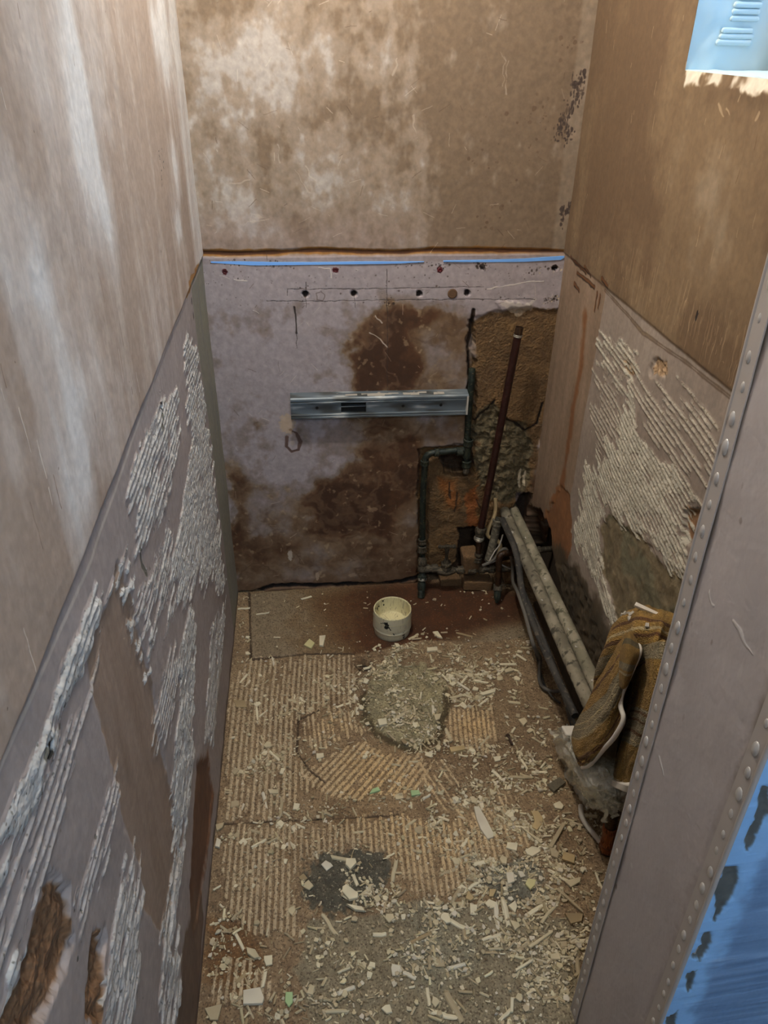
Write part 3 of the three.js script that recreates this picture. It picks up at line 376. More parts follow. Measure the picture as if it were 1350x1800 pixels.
  for (const s of [[[.6009,1.3189],[.6255,1.306]], [[.6283,1.3172],[.6402,1.3109]], [[.7225,1.3211],[.7162,1.3103]], [[.6613,1.3339],[.6563,1.3279]]]) map.stroke(s, 0.002, [180, 160, 130], 0.5, 0.1, 1.2);
  for (let i = 0; i < 120; i++) { const t = R(); map.stroke([[0.36 + t * .5, 0.975 - t * 0 + R() * .06 - .01], [0.36 + t * .5 + .01 * (R() - .5), 0.99 + R() * .08]], 0.0012, [176, 152, 120], 0.35 * R(), 0.1); }
  map.dab(...[[.6808,1.0291]][0], 0.004, [30, 20, 14], 0.95, -0.3, 0.009);
  const relief = (u, v) => {
    let h = (fbm(u * 7 + 40, v * 6) - 0.5) * 0.006;
    if (v > 0.955) h += 0.003 * sm(0.958, 0.966, v);
    if (v > 1.2) { if (u > 0.4 && v > 1.3) h += 0.002 * sm(0, 0.004, fillr.sd(u, v) + (fbm(u * 30, v * 30) - 0.5) * 0.03); return h * sm(0, 0.02, Math.hypot(Math.max(WIN.z0 - u, 0, u - WIN.z1), Math.max(WIN.y0 - v, 0, v - WIN.y1))); }
    if (v > 1) return h;
    const n = fbm(u * 45 + 8, v * 45, 3) - 0.5;
    const c = cement.sd(u, v) + n * 0.02; if (c > -0.01) { const t = sm(-0.002, 0.005, c); h += t * (-0.003 + (fbm(u * 60, v * 60) - 0.5) * 0.004); if (t > 0.5) PART = 20; }
    const p = peel.sd(u, v) + n * 0.02; if (p > 0) { h -= 0.003 * sm(0, 0.004, p); PART = 21; }
    const d = dark.sd(u, v) + n * 0.03; if (d > 0) h += sm(0, 0.01, d) * (fbm(u * 60, v * 60) - 0.6) * 0.014;
    const b = brick.sd(u, v) + n * 0.01; if (b > 0) { h -= 0.006 * sm(0, 0.003, b); PART = 22; }
    for (const s of [scab, scab2]) { const y = s.sd(u, v) + n * .015; if (y > 0) h += (-0.003 + (fbm(u * 90, v * 90) - .5) * .008) * sm(0, .004, y); }
    h -= 0.07 * sm(0, 0.01, hole.sd(u, v) + n * 0.03);
    if (v > 0.95) return h;
    const [a, id] = adhesive(A, u, v); if (a > 0.0004) { h += a; PART = id; }
    return h;
  };
  const parts = { 20: ['bare_cement', 'greenish grey bare cement'], 21: ['bare_plaster', 'brown peeled plaster'], 22: ['exposed_brick', 'corner of a brown brick laid bare'] };
  for (const a of A) parts[a.id] = ['adhesive_patch', 'off-white ridged tile adhesive'];
  const back = [box(W + 0.1, W + 0.3, -0.15, CEIL + 0.1, -0.25, WIN.z0 - 0.03), box(W + 0.1, W + 0.3, -0.15, CEIL + 0.1, WIN.z1 + 0.03, Z1 + 0.1), box(W + 0.1, W + 0.3, -0.15, WIN.y0 - 0.03, WIN.z0 - 0.04, WIN.z1 + 0.04), box(W + 0.1, W + 0.3, WIN.y1 + 0.03, CEIL + 0.1, WIN.z0 - 0.04, WIN.z1 + 0.04)];
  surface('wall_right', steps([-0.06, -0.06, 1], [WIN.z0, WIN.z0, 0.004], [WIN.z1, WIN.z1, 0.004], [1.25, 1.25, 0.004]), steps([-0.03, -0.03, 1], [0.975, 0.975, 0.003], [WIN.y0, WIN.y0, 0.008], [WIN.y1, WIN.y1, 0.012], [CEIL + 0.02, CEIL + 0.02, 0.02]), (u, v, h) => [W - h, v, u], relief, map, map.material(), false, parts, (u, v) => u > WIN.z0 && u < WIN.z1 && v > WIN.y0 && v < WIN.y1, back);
  // the window: plastered reveal, frame and obscured pane
  const plaster = new THREE.MeshStandardMaterial({ color: 0xbed2d8, roughness: 0.9 }), frameM = new THREE.MeshStandardMaterial({ color: 0xcfc4c4, roughness: 0.5 });
  const win = new THREE.Group(); win.name = 'window_1'; struct(win); win.position.set(W, WIN.y0, WIN.z0); scene.add(win);
  const wz = WIN.z1 - WIN.z0, wy = WIN.y1 - WIN.y0, D = 0.15, O = -0.0005;
  const rough = (g, s) => { const p = g.attributes.position; for (let i = 0; i < p.count; i++) { const x = p.getX(i), y = p.getY(i), z = p.getZ(i); p.setXYZ(i, x, y + (fbm(x * 60 + 3, z * 60 + y * 50) - 0.5) * s, z + (fbm(y * 50 + 7, x * 60) - 0.5) * s); } g.computeVertexNormals(); return g; };
  const slab = (x0, x1, y0, y1, z0, z1) => new THREE.BoxGeometry(x1 - x0, y1 - y0, z1 - z0, 26, Math.max(2, Math.round((y1 - y0) / 0.01)), Math.max(2, Math.round((z1 - z0) / 0.01))).translate((x0 + x1) / 2, (y0 + y1) / 2, (z0 + z1) / 2);
  obj('window_sill', rough(slab(-O, D + 0.06, -0.04, 0.001, -0.03, wz + 0.03), 0.004), plaster, win).userData.label = 'white plastered sill';
  const rv = obj('window_reveal', rough(slab(-O, D + 0.06, -0.04, wy + 0.04, -0.04, 0.0), 0.009), plaster, win);
  obj('window_reveal', rough(slab(-O, D + 0.06, -0.04, wy + 0.04, wz, wz + 0.04), 0.004), plaster, win);
  obj('window_head', rough(slab(-O, D + 0.06, wy, wy + 0.04, -0.03, wz + 0.03), 0.004), plaster, win);
  const ridge = (x0, x1, y, t) => { const g = new THREE.CapsuleGeometry(t, x1 - x0, 4, 8).rotateZ(Math.PI / 2).scale(1, 1, 0.7).translate((x0 + x1) / 2, y, 0.001); return g; };
  for (const [a, b, y, t] of [[0.05, 0.095, 0.055, 0.004], [0.048, 0.098, 0.047, 0.004], [0.045, 0.096, 0.039, 0.0045], [0.06, 0.1, 0.071, 0.004], [0.06, 0.099, 0.08, 0.004], [0.062, 0.1, 0.089, 0.0045], [0.064, 0.1, 0.1, 0.004], [0.06, 0.1, 0.111, 0.004]]) obj('adhesive_ridge', ridge(a, b, y, t), plaster, rv);
  const fr = obj('window_frame', [box(D, D + 0.05, 0, 0.045, 0, wz, 0.004), box(D, D + 0.05, wy - 0.045, wy, 0, wz, 0.004), box(D, D + 0.05, 0, wy, 0, 0.045, 0.004), box(D, D + 0.05, 0, wy, wz - 0.045, wz, 0.004), box(D, D + 0.05, 0, wy, wz / 2 - 0.03, wz / 2 + 0.03, 0.004)], frameM, win); fr.userData.label = 'pale window frame';
  const glass = new THREE.MeshPhysicalMaterial({ color: 0xffffff, transmission: 1, roughness: 0.25, thickness: 0, ior: 1.45 });
  for (const [a, b] of [[0.045, wz / 2 - 0.03], [wz / 2 + 0.03, wz - 0.045]]) obj('window_pane', new THREE.BoxGeometry(0.003, wy - 0.09, b - a).translate(D + 0.025, wy / 2, (a + b) / 2), glass, win).userData.label = 'obscured glass pane';
}

// ================= FLOOR =================
let floorH;
{
  const A = [
    bed(1, [[.0477,.2926],[.2263,.297],[.3195,.2984],[.3214,.3998],[.2973,.4852],[.221,.4879],[.1659,.5051],[.1681,.6222],[.2149,.7048],[.141,.7568],[.1057,.7816],[.0138,.7802],[.0049,.5578],[-.0013,.3309]], { turn: Math.PI / 2 + 0.03, pitch: 0.0128, drop: 0.22, cover: 0.0003, tall: 0.0034, jag: 0.03 }),
    bed(2, [[.1782,.6473],[.2705,.5982],[.3368,.5956],[.399,.6345],[.481,.6581],[.4419,.7475],[.3115,.7505],[.2141,.7345]], { turn: 2.25, pitch: 0.0135, drop: 0.25, cover: 0.0007, tall: 0.0032, jag: 0.03 }),
    bed(3, [[.5296,.5017],[.6495,.5122],[.6365,.6305],[.5878,.6512],[.51,.6023]], { turn: 1.66, pitch: 0.0115, drop: 0.25, cover: 0.001, tall: 0.003, jag: 0.03 }),
    bed(4, [[.0296,.7884],[.2123,.7981],[.3804,.7952],[.4984,.817],[.5848,.8655],[.6047,.9063],[.5238,.9303],[.5043,.9706],[.3867,.9772],[.3579,.8902],[.3025,.8661],[.1761,.8775],[.1591,.9389],[.1851,1.0302],[.1436,1.0369],[.0332,.9948],[.0148,.8527]], { turn: Math.PI / 2 + 0.02, pitch: 0.0118, drop: 0.22, cover: 0.0003, tall: 0.0034, jag: 0.03 }),
    bed(5, [[.2007,.4674],[.2898,.4939],[.3397,.5614],[.2714,.5813],[.1979,.6167],[.1764,.5557]], { turn: 1.5, pitch: 0.011, drop: 0.3, cover: 0.0008, jag: 0.03 }),
    bed(6, [[.0185,1.0659],[.0737,1.071],[.1441,1.0874],[.116,1.1506],[.0124,1.1587]], { turn: Math.PI / 2 + 0.04, pitch: 0.012, drop: 0.3, cover: 0.0006, jag: 0.05 }),
    bed(7, [[.4412,.6626],[.5017,.6518],[.5454,.7642],[.618,.8278],[.5848,.8655],[.4984,.817],[.447,.7553]], { turn: 1.2, pitch: 0.012, drop: 0.4, cover: 0.0008, jag: 0.04 }),
    bed(8, [[.5855,.7529],[.6388,.7427],[.6434,.8708],[.6374,.9157],[.5904,.8922],[.5821,.8245]], { turn: 1.5, pitch: 0.0115, drop: 0.33, cover: 0.0006, jag: 0.04 }),
  ];
  const conc = [P([[.3419,.3604],[.4203,.3202],[.5005,.3422],[.5496,.4093],[.5244,.5328],[.4834,.6],[.433,.6259],[.3957,.6059],[.3524,.5712],[.3327,.4789]]), P([[.176,.8862],[.2566,.8619],[.3475,.8791],[.3554,.9332],[.3093,.9871],[.2494,.9984],[.2066,1.0021],[.1667,.9627]]), P([[.5328,.9311],[.5974,.912],[.6358,.9218],[.659,.9633],[.6217,1.0159],[.5502,1.0149],[.5131,.9714]])];
  const shelf = P([[.0347,.0112],[.5366,-.0282],[.8384,.0669],[.8107,.2675],[.6734,.279],[.5055,.2533],[.3469,.2963],[.1965,.2879],[.0507,.2929]]), redd = P([[.2334,.0438],[.5432,-.0133],[.8434,.081],[.7845,.1804],[.6004,.2496],[.4992,.2982],[.3168,.2938],[.2748,.2221]]);
  const pit = P([[.3143,.3327],[.3455,.3138],[.3666,.3307],[.3573,.3533],[.3305,.3553]]), smooth = P([[.1854,1.0089],[.2923,.9968],[.423,.992],[.5275,1.0184],[.6818,1.0547],[.6113,1.3064],[.1993,1.2674],[.1641,1.0893]]), lowl = P([[-.0109,.9689],[.0799,.9882],[.1136,1.0648],[.0868,1.1388],[-.0036,1.093]]);
  const edge = L([[.0311,.0055],[.0492,.2928]]), edge2 = L([[.0492,.2928],[.1966,.2835],[.3198,.294]]), seam = L([[.0142,.7843],[.2125,.7912],[.3804,.7952]]), curve = L([[.221,.4879],[.1713,.511],[.1682,.6058],[.197,.6648],[.2276,.6984]]), swirl = L([[.3176,.3265],[.3257,.4783],[.3516,.5798],[.4009,.6181],[.4808,.6168]]);
  const warm = [[.3406,.7008,.12,.5],[.5868,.5564,.06,.45],[.4425,.8658,.1,.3],[.2471,.5266,.05,.3],[.6147,.8412,.1,.2]], dirt = [[.3444,.3288,.03,.9],[.3722,.6403,.05,.4],[.494,.6179,.04,.6],[.264,.4539,.02,.7],[.3791,.9936,.06,.4],[.2608,.7816,.05,.4],[.1989,.8694,.06,.3],[.0429,1.0582,.05,.5],[.7358,.6725,.05,.4],[.4888,.7293,.04,.4],[.5264,1.0723,.05,.2],[.5995,.6272,.05,.4]];
  const map = new Map2(-0.02, -0.03, 0.9, 1.45, 1200).paint((u, v) => {
    const n1 = fbm(u * 8 + 3, v * 8), n2 = fbm(u * 32, v * 32 + 4), n3 = fbm(u * 170, v * 170, 3), n4 = fbm(u * 70 + 4, v * 70, 4), wu = u + (n2 - 0.5) * 0.04, wv = v + (n1 - 0.5) * 0.05;
    const q = clamp(0.5 + (n1 - 0.5) * 0.9 + (n4 - 0.5) * 0.7);
    OUT.r = mix(104, 152, q); OUT.g = mix(84, 130, q); OUT.b = mix(62, 100, q);
    let k = 0.5 + (n3 - 0.5) * 0.5 + (n4 - 0.5) * 0.4;
    const d = clamp(blobs(dirt, wu, wv) + (n2 - 0.62) * 0.8);
    mc(164, 134, 92, 0.5 * clamp(blobs(warm, wu, wv) + (n2 - .5) * .4)); mc(78, 56, 34, d * 0.75);
    const s = sm(-0.004, 0.004, shelf.sd(u, v) + (n2 - .5) * .004); if (s > 0) { mc(mix(112, 136, n4), mix(98, 120, n4), mix(76, 98, n4), s); k = mix(k, 0.5 + (n3 - 0.5) * 0.15, s); mc(mix(54, 84, n2), mix(28, 45, n2), mix(7, 15, n2), s * sm(-0.05, 0.03, redd.sd(wu, wv, .1))); mc(104, 80, 50, s * 0.6 * sm(.13, .02, Math.abs(u - .25) + (n2 - .5) * .15)); }
    const sg = sm(-.005, .005, smooth.sd(wu, wv)); if (sg > 0) { mc(mix(104, 142, n4), mix(94, 130, n4), mix(74, 106, n4), sg); mc(120, 122, 108, sg * .4 * sm(.5, .7, n1)); k = mix(k, 0.5 + (n3 - 0.5) * 0.3, sg); }
    mc(mix(84, 120, n2), mix(56, 84, n2), mix(28, 48, n2), 0.8 * sm(-0.01, 0.02, lowl.sd(wu, wv)));
    const [h] = adhesive(A, u, v); if (h > 0.0003) { const w = clamp(blobs(warm, wu, wv) * 1.6); mc(mix(mix(160, 186, n4), 204, w), mix(mix(142, 166, n4), 172, w), mix(mix(114, 136, n4), 122, w), sm(0.0005, 0.0022, h)); mc(84, 62, 40, d * .6); }
    const cc = [[150, 140, 108], [80, 76, 64], [112, 108, 94]];
    for (let i = 0; i < 3; i++) { const t = sm(-0.004, 0.006, conc[i].sd(wu, wv) + (n2 - 0.5) * 0.05 + (n4 - .5) * .03); if (t > 0) { const m = mix(0.72, 1.22, n4) * mix(.85, 1.15, n1); mc(cc[i][0] * m, cc[i][1] * m, cc[i][2] * m, t); k = mix(k, n4, t); } }
    mc(58, 48, 26, 0.75 * sm(0.016, 0.004, Math.abs(conc[0].sd(wu, wv)) + 0.02 * sm(.46, .4, v))); mc(38, 29, 18, sm(-0.002, 0.004, pit.sd(wu, wv) + (n4 - .5) * .02));  // last: a sunken hole coloured dark
    mc(56, 42, 28, 0.8 * sm(0.004, 0.001, Math.min(edge.d(u, v), edge2.d(u, v), seam.d(u, v) + 0.001, curve.d(u, v)) + (n2 - .5) * .005));
    const sp = fbm(u * 400, v * 400, 2); mc(205, 192, 160, 0.55 * sm(0.70, 0.80, sp) * (1 - s * 0.6)); mc(46, 34, 22, 0.5 * sm(0.34, 0.24, sp));
    const f = 0.9 + 0.2 * n3; OUT.r *= f; OUT.g *= f; OUT.b *= f; OUT.k = k;
  });
  const relief = floorH = (u, v) => {
    let h = (fbm(u * 10, v * 10) - 0.5) * 0.005 + (fbm(u * 60, v * 60, 3) - 0.5) * 0.0018;
    if (v > 1.4) return h;
    const n = fbm(u * 40, v * 40, 3) - 0.5;
    const s = shelf.sd(u, v); if (s > -0.01) { h = mix(h, 0.002, sm(-0.003, 0.003, s)); if (s > 0) PART = 20; }
    for (let i = 0; i < 3; i++) { const t = conc[i].sd(u, v) + n * 0.03; if (t > -0.01) { h = mix(h, (i ? -0.003 : 0.002) + (fbm(u * 50, v * 50) - 0.5) * 0.006, sm(-0.003, 0.006, t)); if (t > 0) PART = 21 + i; } }
    const g = pit.sd(u, v) + n * 0.02; h -= 0.012 * sm(0, 0.008, g);
    h -= 0.003 * sm(0.004, 0.001, Math.min(edge.d(u, v), edge2.d(u, v), seam.d(u, v), curve.d(u, v)));
    if (PART < 20) { const [a, id] = adhesive(A, u, v); if (a > 0.0004) { h += a; PART = id; } }
    return h;
  };
  const parts = { 20: ['screed_strip', 'smooth screed stained dark red brown'], 21: ['concrete_patch', 'round greenish grey concrete patch'], 22: ['concrete_patch', 'dark grey concrete patch'], 23: ['concrete_patch', 'grey concrete patch'] };
  for (const a of A) parts[a.id] = ['adhesive_bed', 'tan ridged tile adhesive'];
  surface('floor', steps([-0.03, -0.03, 1], [0.9, 0.9, 0.0025], [HALL_X + .02, HALL_X + .02, 0.05]), steps([-0.05, -0.05, 1], [1.3, 1.3, 0.0032], [HALL_Z + .05, HALL_Z + .05, 0.02]), (u, v, h) => [u, h, v], relief, map, map.material(), true, parts, null, [box(-0.3, W + .3, -0.25, -0.12, -0.25, Z1), box(-0.3, HALL_X + .2, -0.25, -0.12, Z1, HALL_Z + 0.2)]);
}

// ================= PARTITION, HALL, CEILING =================
{
  const lean = (y) => -0.0095 * y, X = 0.631;
  const j1 = new Map2(Z1, 0, Z2 - Z1, 1.4, 900).paint((u, v) => {
    const n1 = fbm(u * 9, v * 6), n2 = fbm(u * 30, v * 30), n3 = fbm(u * 150, v * 150, 3), q = clamp(0.5 + (n1 - 0.5) * 0.9 + (n2 - 0.5) * 0.3);
    OUT.r = mix(146, 168, q); OUT.g = mix(139, 161, q); OUT.b = mix(138, 160, q);
    const e = Math.min(u - Z1, Z2 - u); mc(132, 122, 112, 0.7 * sm(0.026, 0.02, e + (n2 - 0.5) * 0.006));
    mc(100, 92, 84, 0.6 * sm(0.03, 0.012, Z2 - u + (n2 - .5) * .02) * sm(.5, .62, stk(u * 60, v * 14 + 9, 3)));
    OUT.k = 0.5 + (n3 - 0.5) * 0.14 + (n2 - .5) * .1;
  });
  const R = rng(8); for (let i = 0; i < 26; i++) j1.dab(mix(Z1, Z2, R()), R() * 1.4, 0.001 + .004 * R() * R(), R() < .5 ? [196, 188, 184] : [112, 102, 96], 0.7 * R(), .1, 0.002 + .01 * R() * R());
  for (const s of [[[1.2469,.929],[1.2589,.9225]], [[1.2985,.9315],[1.3344,.9244]], [[1.2445,.6808],[1.2591,.6684]]]) j1.stroke(s, 0.0022, [190, 186, 184], 0.6, 0.2, 1.2);
  const back = [];
  const P3 = (y, z) => [X + lean(y), y, z];
  const body = new THREE.BoxGeometry(0.68, CEIL + 0.1, Z2 - Z1 - 0.01)
    .translate(0.34, (CEIL) / 2 - 0.02, (Z1 + Z2) / 2); { const p = body.attributes.position; for (let i = 0; i < p.count; i++) p.setX(i, p.getX(i) + (p.getX(i) < 0.3 ? X + lean(p.getY(i)) + 0.002 : HALL_X - 0.68 + 0.05)); }
  const room = obj('wall_partition', [body, box(0.7, HALL_X + .05, -0.05, CEIL + 0.02, Z1 + 0.001, Z1 + 0.02)], new THREE.MeshStandardMaterial({ color: 0x8f8580, roughness: 0.9 })); struct(room);
  const face = (name, us, vs, pos, relief, map, flip, lb) => { const r = surface(name, us, vs, pos, relief, map, map.material(), flip); scene.remove(r); r.name = name; delete r.userData.kind; r.userData.label = lb; room.add(r); };
  face('reveal_plaster', steps([Z1, Z1, 1], [Z2, Z2, 0.006]), steps([-0.03, -0.03, 1], [1.4, 1.4, 0.008], [CEIL + .02, CEIL + .02, .03]), (u, v, h) => [X + lean(v) - h, v, u], (u, v) => (fbm(u * 14, v * 9) - 0.5) * 0.003, j1, false, 'smooth grey plaster on the wall end');
  const chips = [P([[.6314,.8179],[.6395,.813],[.6508,.7744],[.648,.7399],[.6485,.7125],[.6418,.7153],[.6376,.7457],[.6377,.776]]), P([[.6252,.6922],[.6432,.6925],[.6497,.6595],[.6487,.6134],[.6445,.5871],[.6377,.5937],[.6327,.6263],[.6202,.6587],[.6291,.6723]]), P([[.636,.5607],[.64,.5713],[.6493,.547],[.6443,.5126],[.6372,.5198]]), P([[.6326,.4842],[.6453,.4942],[.6512,.449],[.6448,.4372]]), P([[.6312,.3859],[.643,.4041],[.6497,.368],[.6431,.3479]]), P([[.6308,.5269],[.6384,.5373],[.6415,.5131]])];
  const hm = new Map2(0.6, 0, 0.5, 1.2, 1000).paint((u, v) => {
    const n1 = fbm(u * 8, v * 8 + 3), n2 = fbm(u * 40, v * 40), st = stk(u * 7 + v * 6, v * 110 - u * 18, 4), n3 = fbm(u * 160, v * 160, 3);
    const q = clamp(0.5 + (n1 - .5) + (st - 0.5) * 0.9); OUT.r = mix(84, 124, q); OUT.g = mix(112, 156, q); OUT.b = mix(146, 194, q);
    const e = u - X; mc(136, 182, 226, 0.75 * sm(0.05, 0.03, e + (n2 - .5) * .03));
    for (const c of chips) mc(mix(62, 96, n2), mix(66, 96, n2), mix(66, 92, n2), sm(-0.001, 0.002, c.sd(u + lean(v), v) + (n2 - 0.5) * 0.012));
    mc(190, 206, 224, 0.5 * sm(.64, .74, st) * sm(.4, .7, n1));
    OUT.k = 0.5 + (st - .5) * .4 + (n3 - .5) * .1;
  });
  face('painted_plaster', steps([X, X, 1], [X + 0.4, X + 0.4, 0.004], [HALL_X + .02, HALL_X + .02, .05]), steps([-0.03, -0.03, 1], [1.1, 1.1, 0.004], [CEIL + .02, CEIL + .02, .03]), (u, v, h) => [lean(v) + u, v, Z2 + h], (u, v) => { let h = (fbm(u * 14, v * 14) - 0.5) * 0.002; if (u < X + .2) for (const c of chips) { const d = c.sd(lean(v) + u, v, .02) + (fbm(u * 40, v * 40) - .5) * .012; if (d > 0) h -= .0035 * sm(0, .002, d); } return h; }, Object.assign(hm, {}), false, 'blue painted plaster');
  // metal corner beads with raised dimples
  const metal = new THREE.MeshStandardMaterial({ color: 0x9c9590, roughness: 0.65, metalness: 0.1 }), dimG = new THREE.SphereGeometry(0.006, 12, 8, 0, Math.PI * 2, 0, Math.PI / 2).rotateZ(Math.PI / 2).scale(0.4, 1.25, 0.7), dimM = new THREE.MeshStandardMaterial({ color: 0xb4b0ac, roughness: 0.38, metalness: 0.35 });
  for (const [z, s] of [[Z1, 1], [Z2, -1]]) {
    const g = new THREE.BoxGeometry(0.0015, 1.5, 0.022, 1, 60, 4).translate(-0.0016, 0.735, s * 0.011), c = new THREE.CylinderGeometry(0.0028, 0.0028, 1.5, 10, 60).translate(-0.0008, 0.735, 0);
    for (const q of [g, c]) { const p = q.attributes.position; for (let i = 0; i < p.count; i++) p.setX(i, p.getX(i) + X + lean(p.getY(i)) + (fbm(p.getY(i) * 14, z * 9) - .5) * .002); }
    const bead = obj('corner_bead', [g, c].map((q) => q.translate(0, 0, z)), metal, room); bead.userData.label = s > 0 ? 'dimpled metal corner bead on the room side' : 'dimpled metal corner bead on the hall side';
    for (let i = 0; i < 46; i++) { const y = 0.02 + i * 0.031; const d = obj('dimple', dimG, dimM, bead); d.position.set(X + lean(y) - 0.002, y + (hash(i + 9) - .5) * .006, z + s * (0.011 + (hash(i * 3) - .5) * .004)); d.scale.setScalar(0.7 + 0.5 * hash(i * 5 + 3)); }
  }
  const grey = new THREE.MeshStandardMaterial({ color: 0xb4aca4, roughness: 0.9 }), ce = new THREE.MeshStandardMaterial({ color: 0xd8d4cc, roughness: 0.9 });
  struct(obj('ceiling', [box(-0.3, W + 0.3, CEIL, CEIL + 0.12, -0.25, Z1 + .02), box(-0.3, HALL_X + 0.15, CEIL, CEIL + 0.12, Z1 + .02, HALL_Z + 0.15)], ce));
  struct(obj('wall_hall_side', box(HALL_X, HALL_X + 0.15, -0.1, CEIL + 0.05, Z1 + .02, HALL_Z + 0.2), grey));
  // unseen hall end wall behind the camera; its window is added for cool light
  struct(obj('wall_hall_end', [box(-0.2, 0.4, -0.1, CEIL + 0.05, HALL_Z, HALL_Z + 0.15), box(1.2, HALL_X + .1, -0.1, CEIL + 0.05, HALL_Z, HALL_Z + 0.15), box(0.4, 1.2, -0.1, 0.95, HALL_Z, HALL_Z + 0.15), box(0.4, 1.2, 1.8, CEIL + 0.05, HALL_Z, HALL_Z + 0.15)], grey));
  const w2 = new THREE.Group(); w2.name = 'added_window_2'; struct(w2); scene.add(w2); w2.position.set(0.4, 0.95, HALL_Z + 0.1);
  obj('window_frame', [box(0, 0.8, 0, 0.05, 0, 0.05, .004), box(0, 0.8, 0.8, 0.85, 0, 0.05, .004), box(0, 0.05, 0, 0.85, 0, 0.05, .004), box(0.75, 0.8, 0, 0.85, 0, 0.05, .004)], grey, w2);
  const gl = new THREE.MeshPhysicalMaterial({ color: 0xffffff, transmission: 1, roughness: 0, thickness: 0 });
  obj('window_pane', box(0.05, 0.75, 0.05, 0.8, 0.022, 0.026), gl, w2);
}

// ================= THE ROOM LAMP AND THE ADDED HALL FILL LAMP =================
for (const [at, power, color, label] of [[LAMP.at, LAMP.power, LAMP.color, 'bare bulb in a white batten holder on the small room ceiling'], [ADDED_HALL_LAMP.at, ADDED_HALL_LAMP.power, ADDED_HALL_LAMP.color, 'added unseen fill bulb in a white batten holder on the hall ceiling']]) {
  const t = thing('ceiling_lamp', label, 'lamp', [at[0], CEIL, at[2]]), white = new THREE.MeshStandardMaterial({ color: 0xe8e6e0, roughness: 0.4 });
  obj('holder', new THREE.LatheGeometry([[0, 0], [0.045, 0], [0.045, -0.012], [0.024, -0.02], [0.021, -0.06], [0.016, -0.062], [0.014, -0.05], [0, -0.05]].map((a) => new THREE.Vector2(...a)), 32), white, t);
  const b = obj('bulb', new THREE.LatheGeometry([[0.0, -0.15], [0.014, -0.147], [0.026, -0.137], [0.031, -0.12], [0.028, -0.1], [0.018, -0.08], [0.013, -0.062], [0.013, -0.052]].map((a) => new THREE.Vector2(...a)), 28), new THREE.MeshStandardMaterial({ color: 0xffffff, emissive: color, emissiveIntensity: 6 }), t); b.castShadow = false;
  const l = new THREE.PointLight(color, power); l.position.set(0, -0.118, 0); l.castShadow = true; l.shadow.radius = 1.2; l.name = 'bulb_light'; t.add(l);
}
// ---------- materials for the objects ----------
const tint = (w, h, f, extra) => { const d = new Uint8Array(w * h * 4), k = new Uint8Array(w * h * 4); for (let j = 0, n = 0; j < h; j++) for (let i = 0; i < w; i++, n += 4) { OUT.k = 0.5; f((i + .5) / w, (j + .5) / h); d[n] = Math.min(255, Math.max(0, OUT.r)); d[n + 1] = Math.min(255, Math.max(0, OUT.g)); d[n + 2] = Math.min(255, Math.max(0, OUT.b)); d[n + 3] = 255; k[n] = k[n + 1] = k[n + 2] = clamp(OUT.k) * 255; k[n + 3] = 255; } const t = (a, s) => { const x = new THREE.DataTexture(a, w, h, THREE.RGBAFormat); x.magFilter = THREE.LinearFilter; x.minFilter = THREE.LinearMipmapLinearFilter; x.generateMipmaps = true; x.wrapS = x.wrapT = THREE.RepeatWrapping; if (s) x.colorSpace = THREE.SRGBColorSpace; x.needsUpdate = true; return x; }; return new THREE.MeshStandardMaterial({ map: t(d, true), bumpMap: t(k), bumpScale: 0.0015, roughness: 0.7, ...extra }); };
const metalTint = (a, b, c, s, extra) => tint(512, 64, (x, y) => { const n = fbm(x * 20 + s, y * 4, 4), m = fbm(x * 90 + s, y * 9, 4), q = sm(0.35, 0.65, n); OUT.r = mix(a[0], b[0], q); OUT.g = mix(a[1], b[1], q); OUT.b = mix(a[2], b[2], q); mc(...c, sm(0.56, 0.7, m)); OUT.k = m; }, extra);
const M = {
  green: metalTint([30, 38, 34], [52, 60, 50], [84, 76, 56], 3, { roughness: 0.5, metalness: 0.35 }),
  dull: metalTint([64, 58, 48], [104, 94, 76], [40, 34, 28], 8, { roughness: 0.6, metalness: 0.3 }),
  red: metalTint([48, 24, 20], [60, 31, 25], [40, 22, 18], 5, { roughness: 0.45, metalness: 0.3 }),
  dusty: metalTint([98, 92, 78], [132, 125, 108], [62, 58, 48], 12, { roughness: 0.85 }),
  dusty2: metalTint([112, 107, 90], [142, 135, 117], [78, 76, 60], 15, { roughness: 0.85 }),
  sleeve: metalTint([44, 42, 40], [62, 58, 54], [90, 82, 70], 18, { roughness: 0.8 }),
  bright: new THREE.MeshStandardMaterial({ color: 0xa8a498, roughness: 0.35, metalness: 0.7 }),
  copper: metalTint([140, 84, 54], [168, 106, 70], [74, 46, 32], 22, { roughness: 0.35, metalness: 0.75 }),
  brown: metalTint([46, 28, 14], [66, 42, 20], [30, 20, 12], 25, { roughness: 0.5, metalness: 0.3 }),
  grey: new THREE.MeshStandardMaterial({ color: 0x57534d, roughness: 0.7 }), cream: new THREE.MeshStandardMaterial({ color: 0xb09a72, roughness: 0.7 }), white: new THREE.MeshStandardMaterial({ color: 0xa5a097, roughness: 0.6 }),
  dark: new THREE.MeshStandardMaterial({ color: 0x141210, roughness: 0.9 }),
};
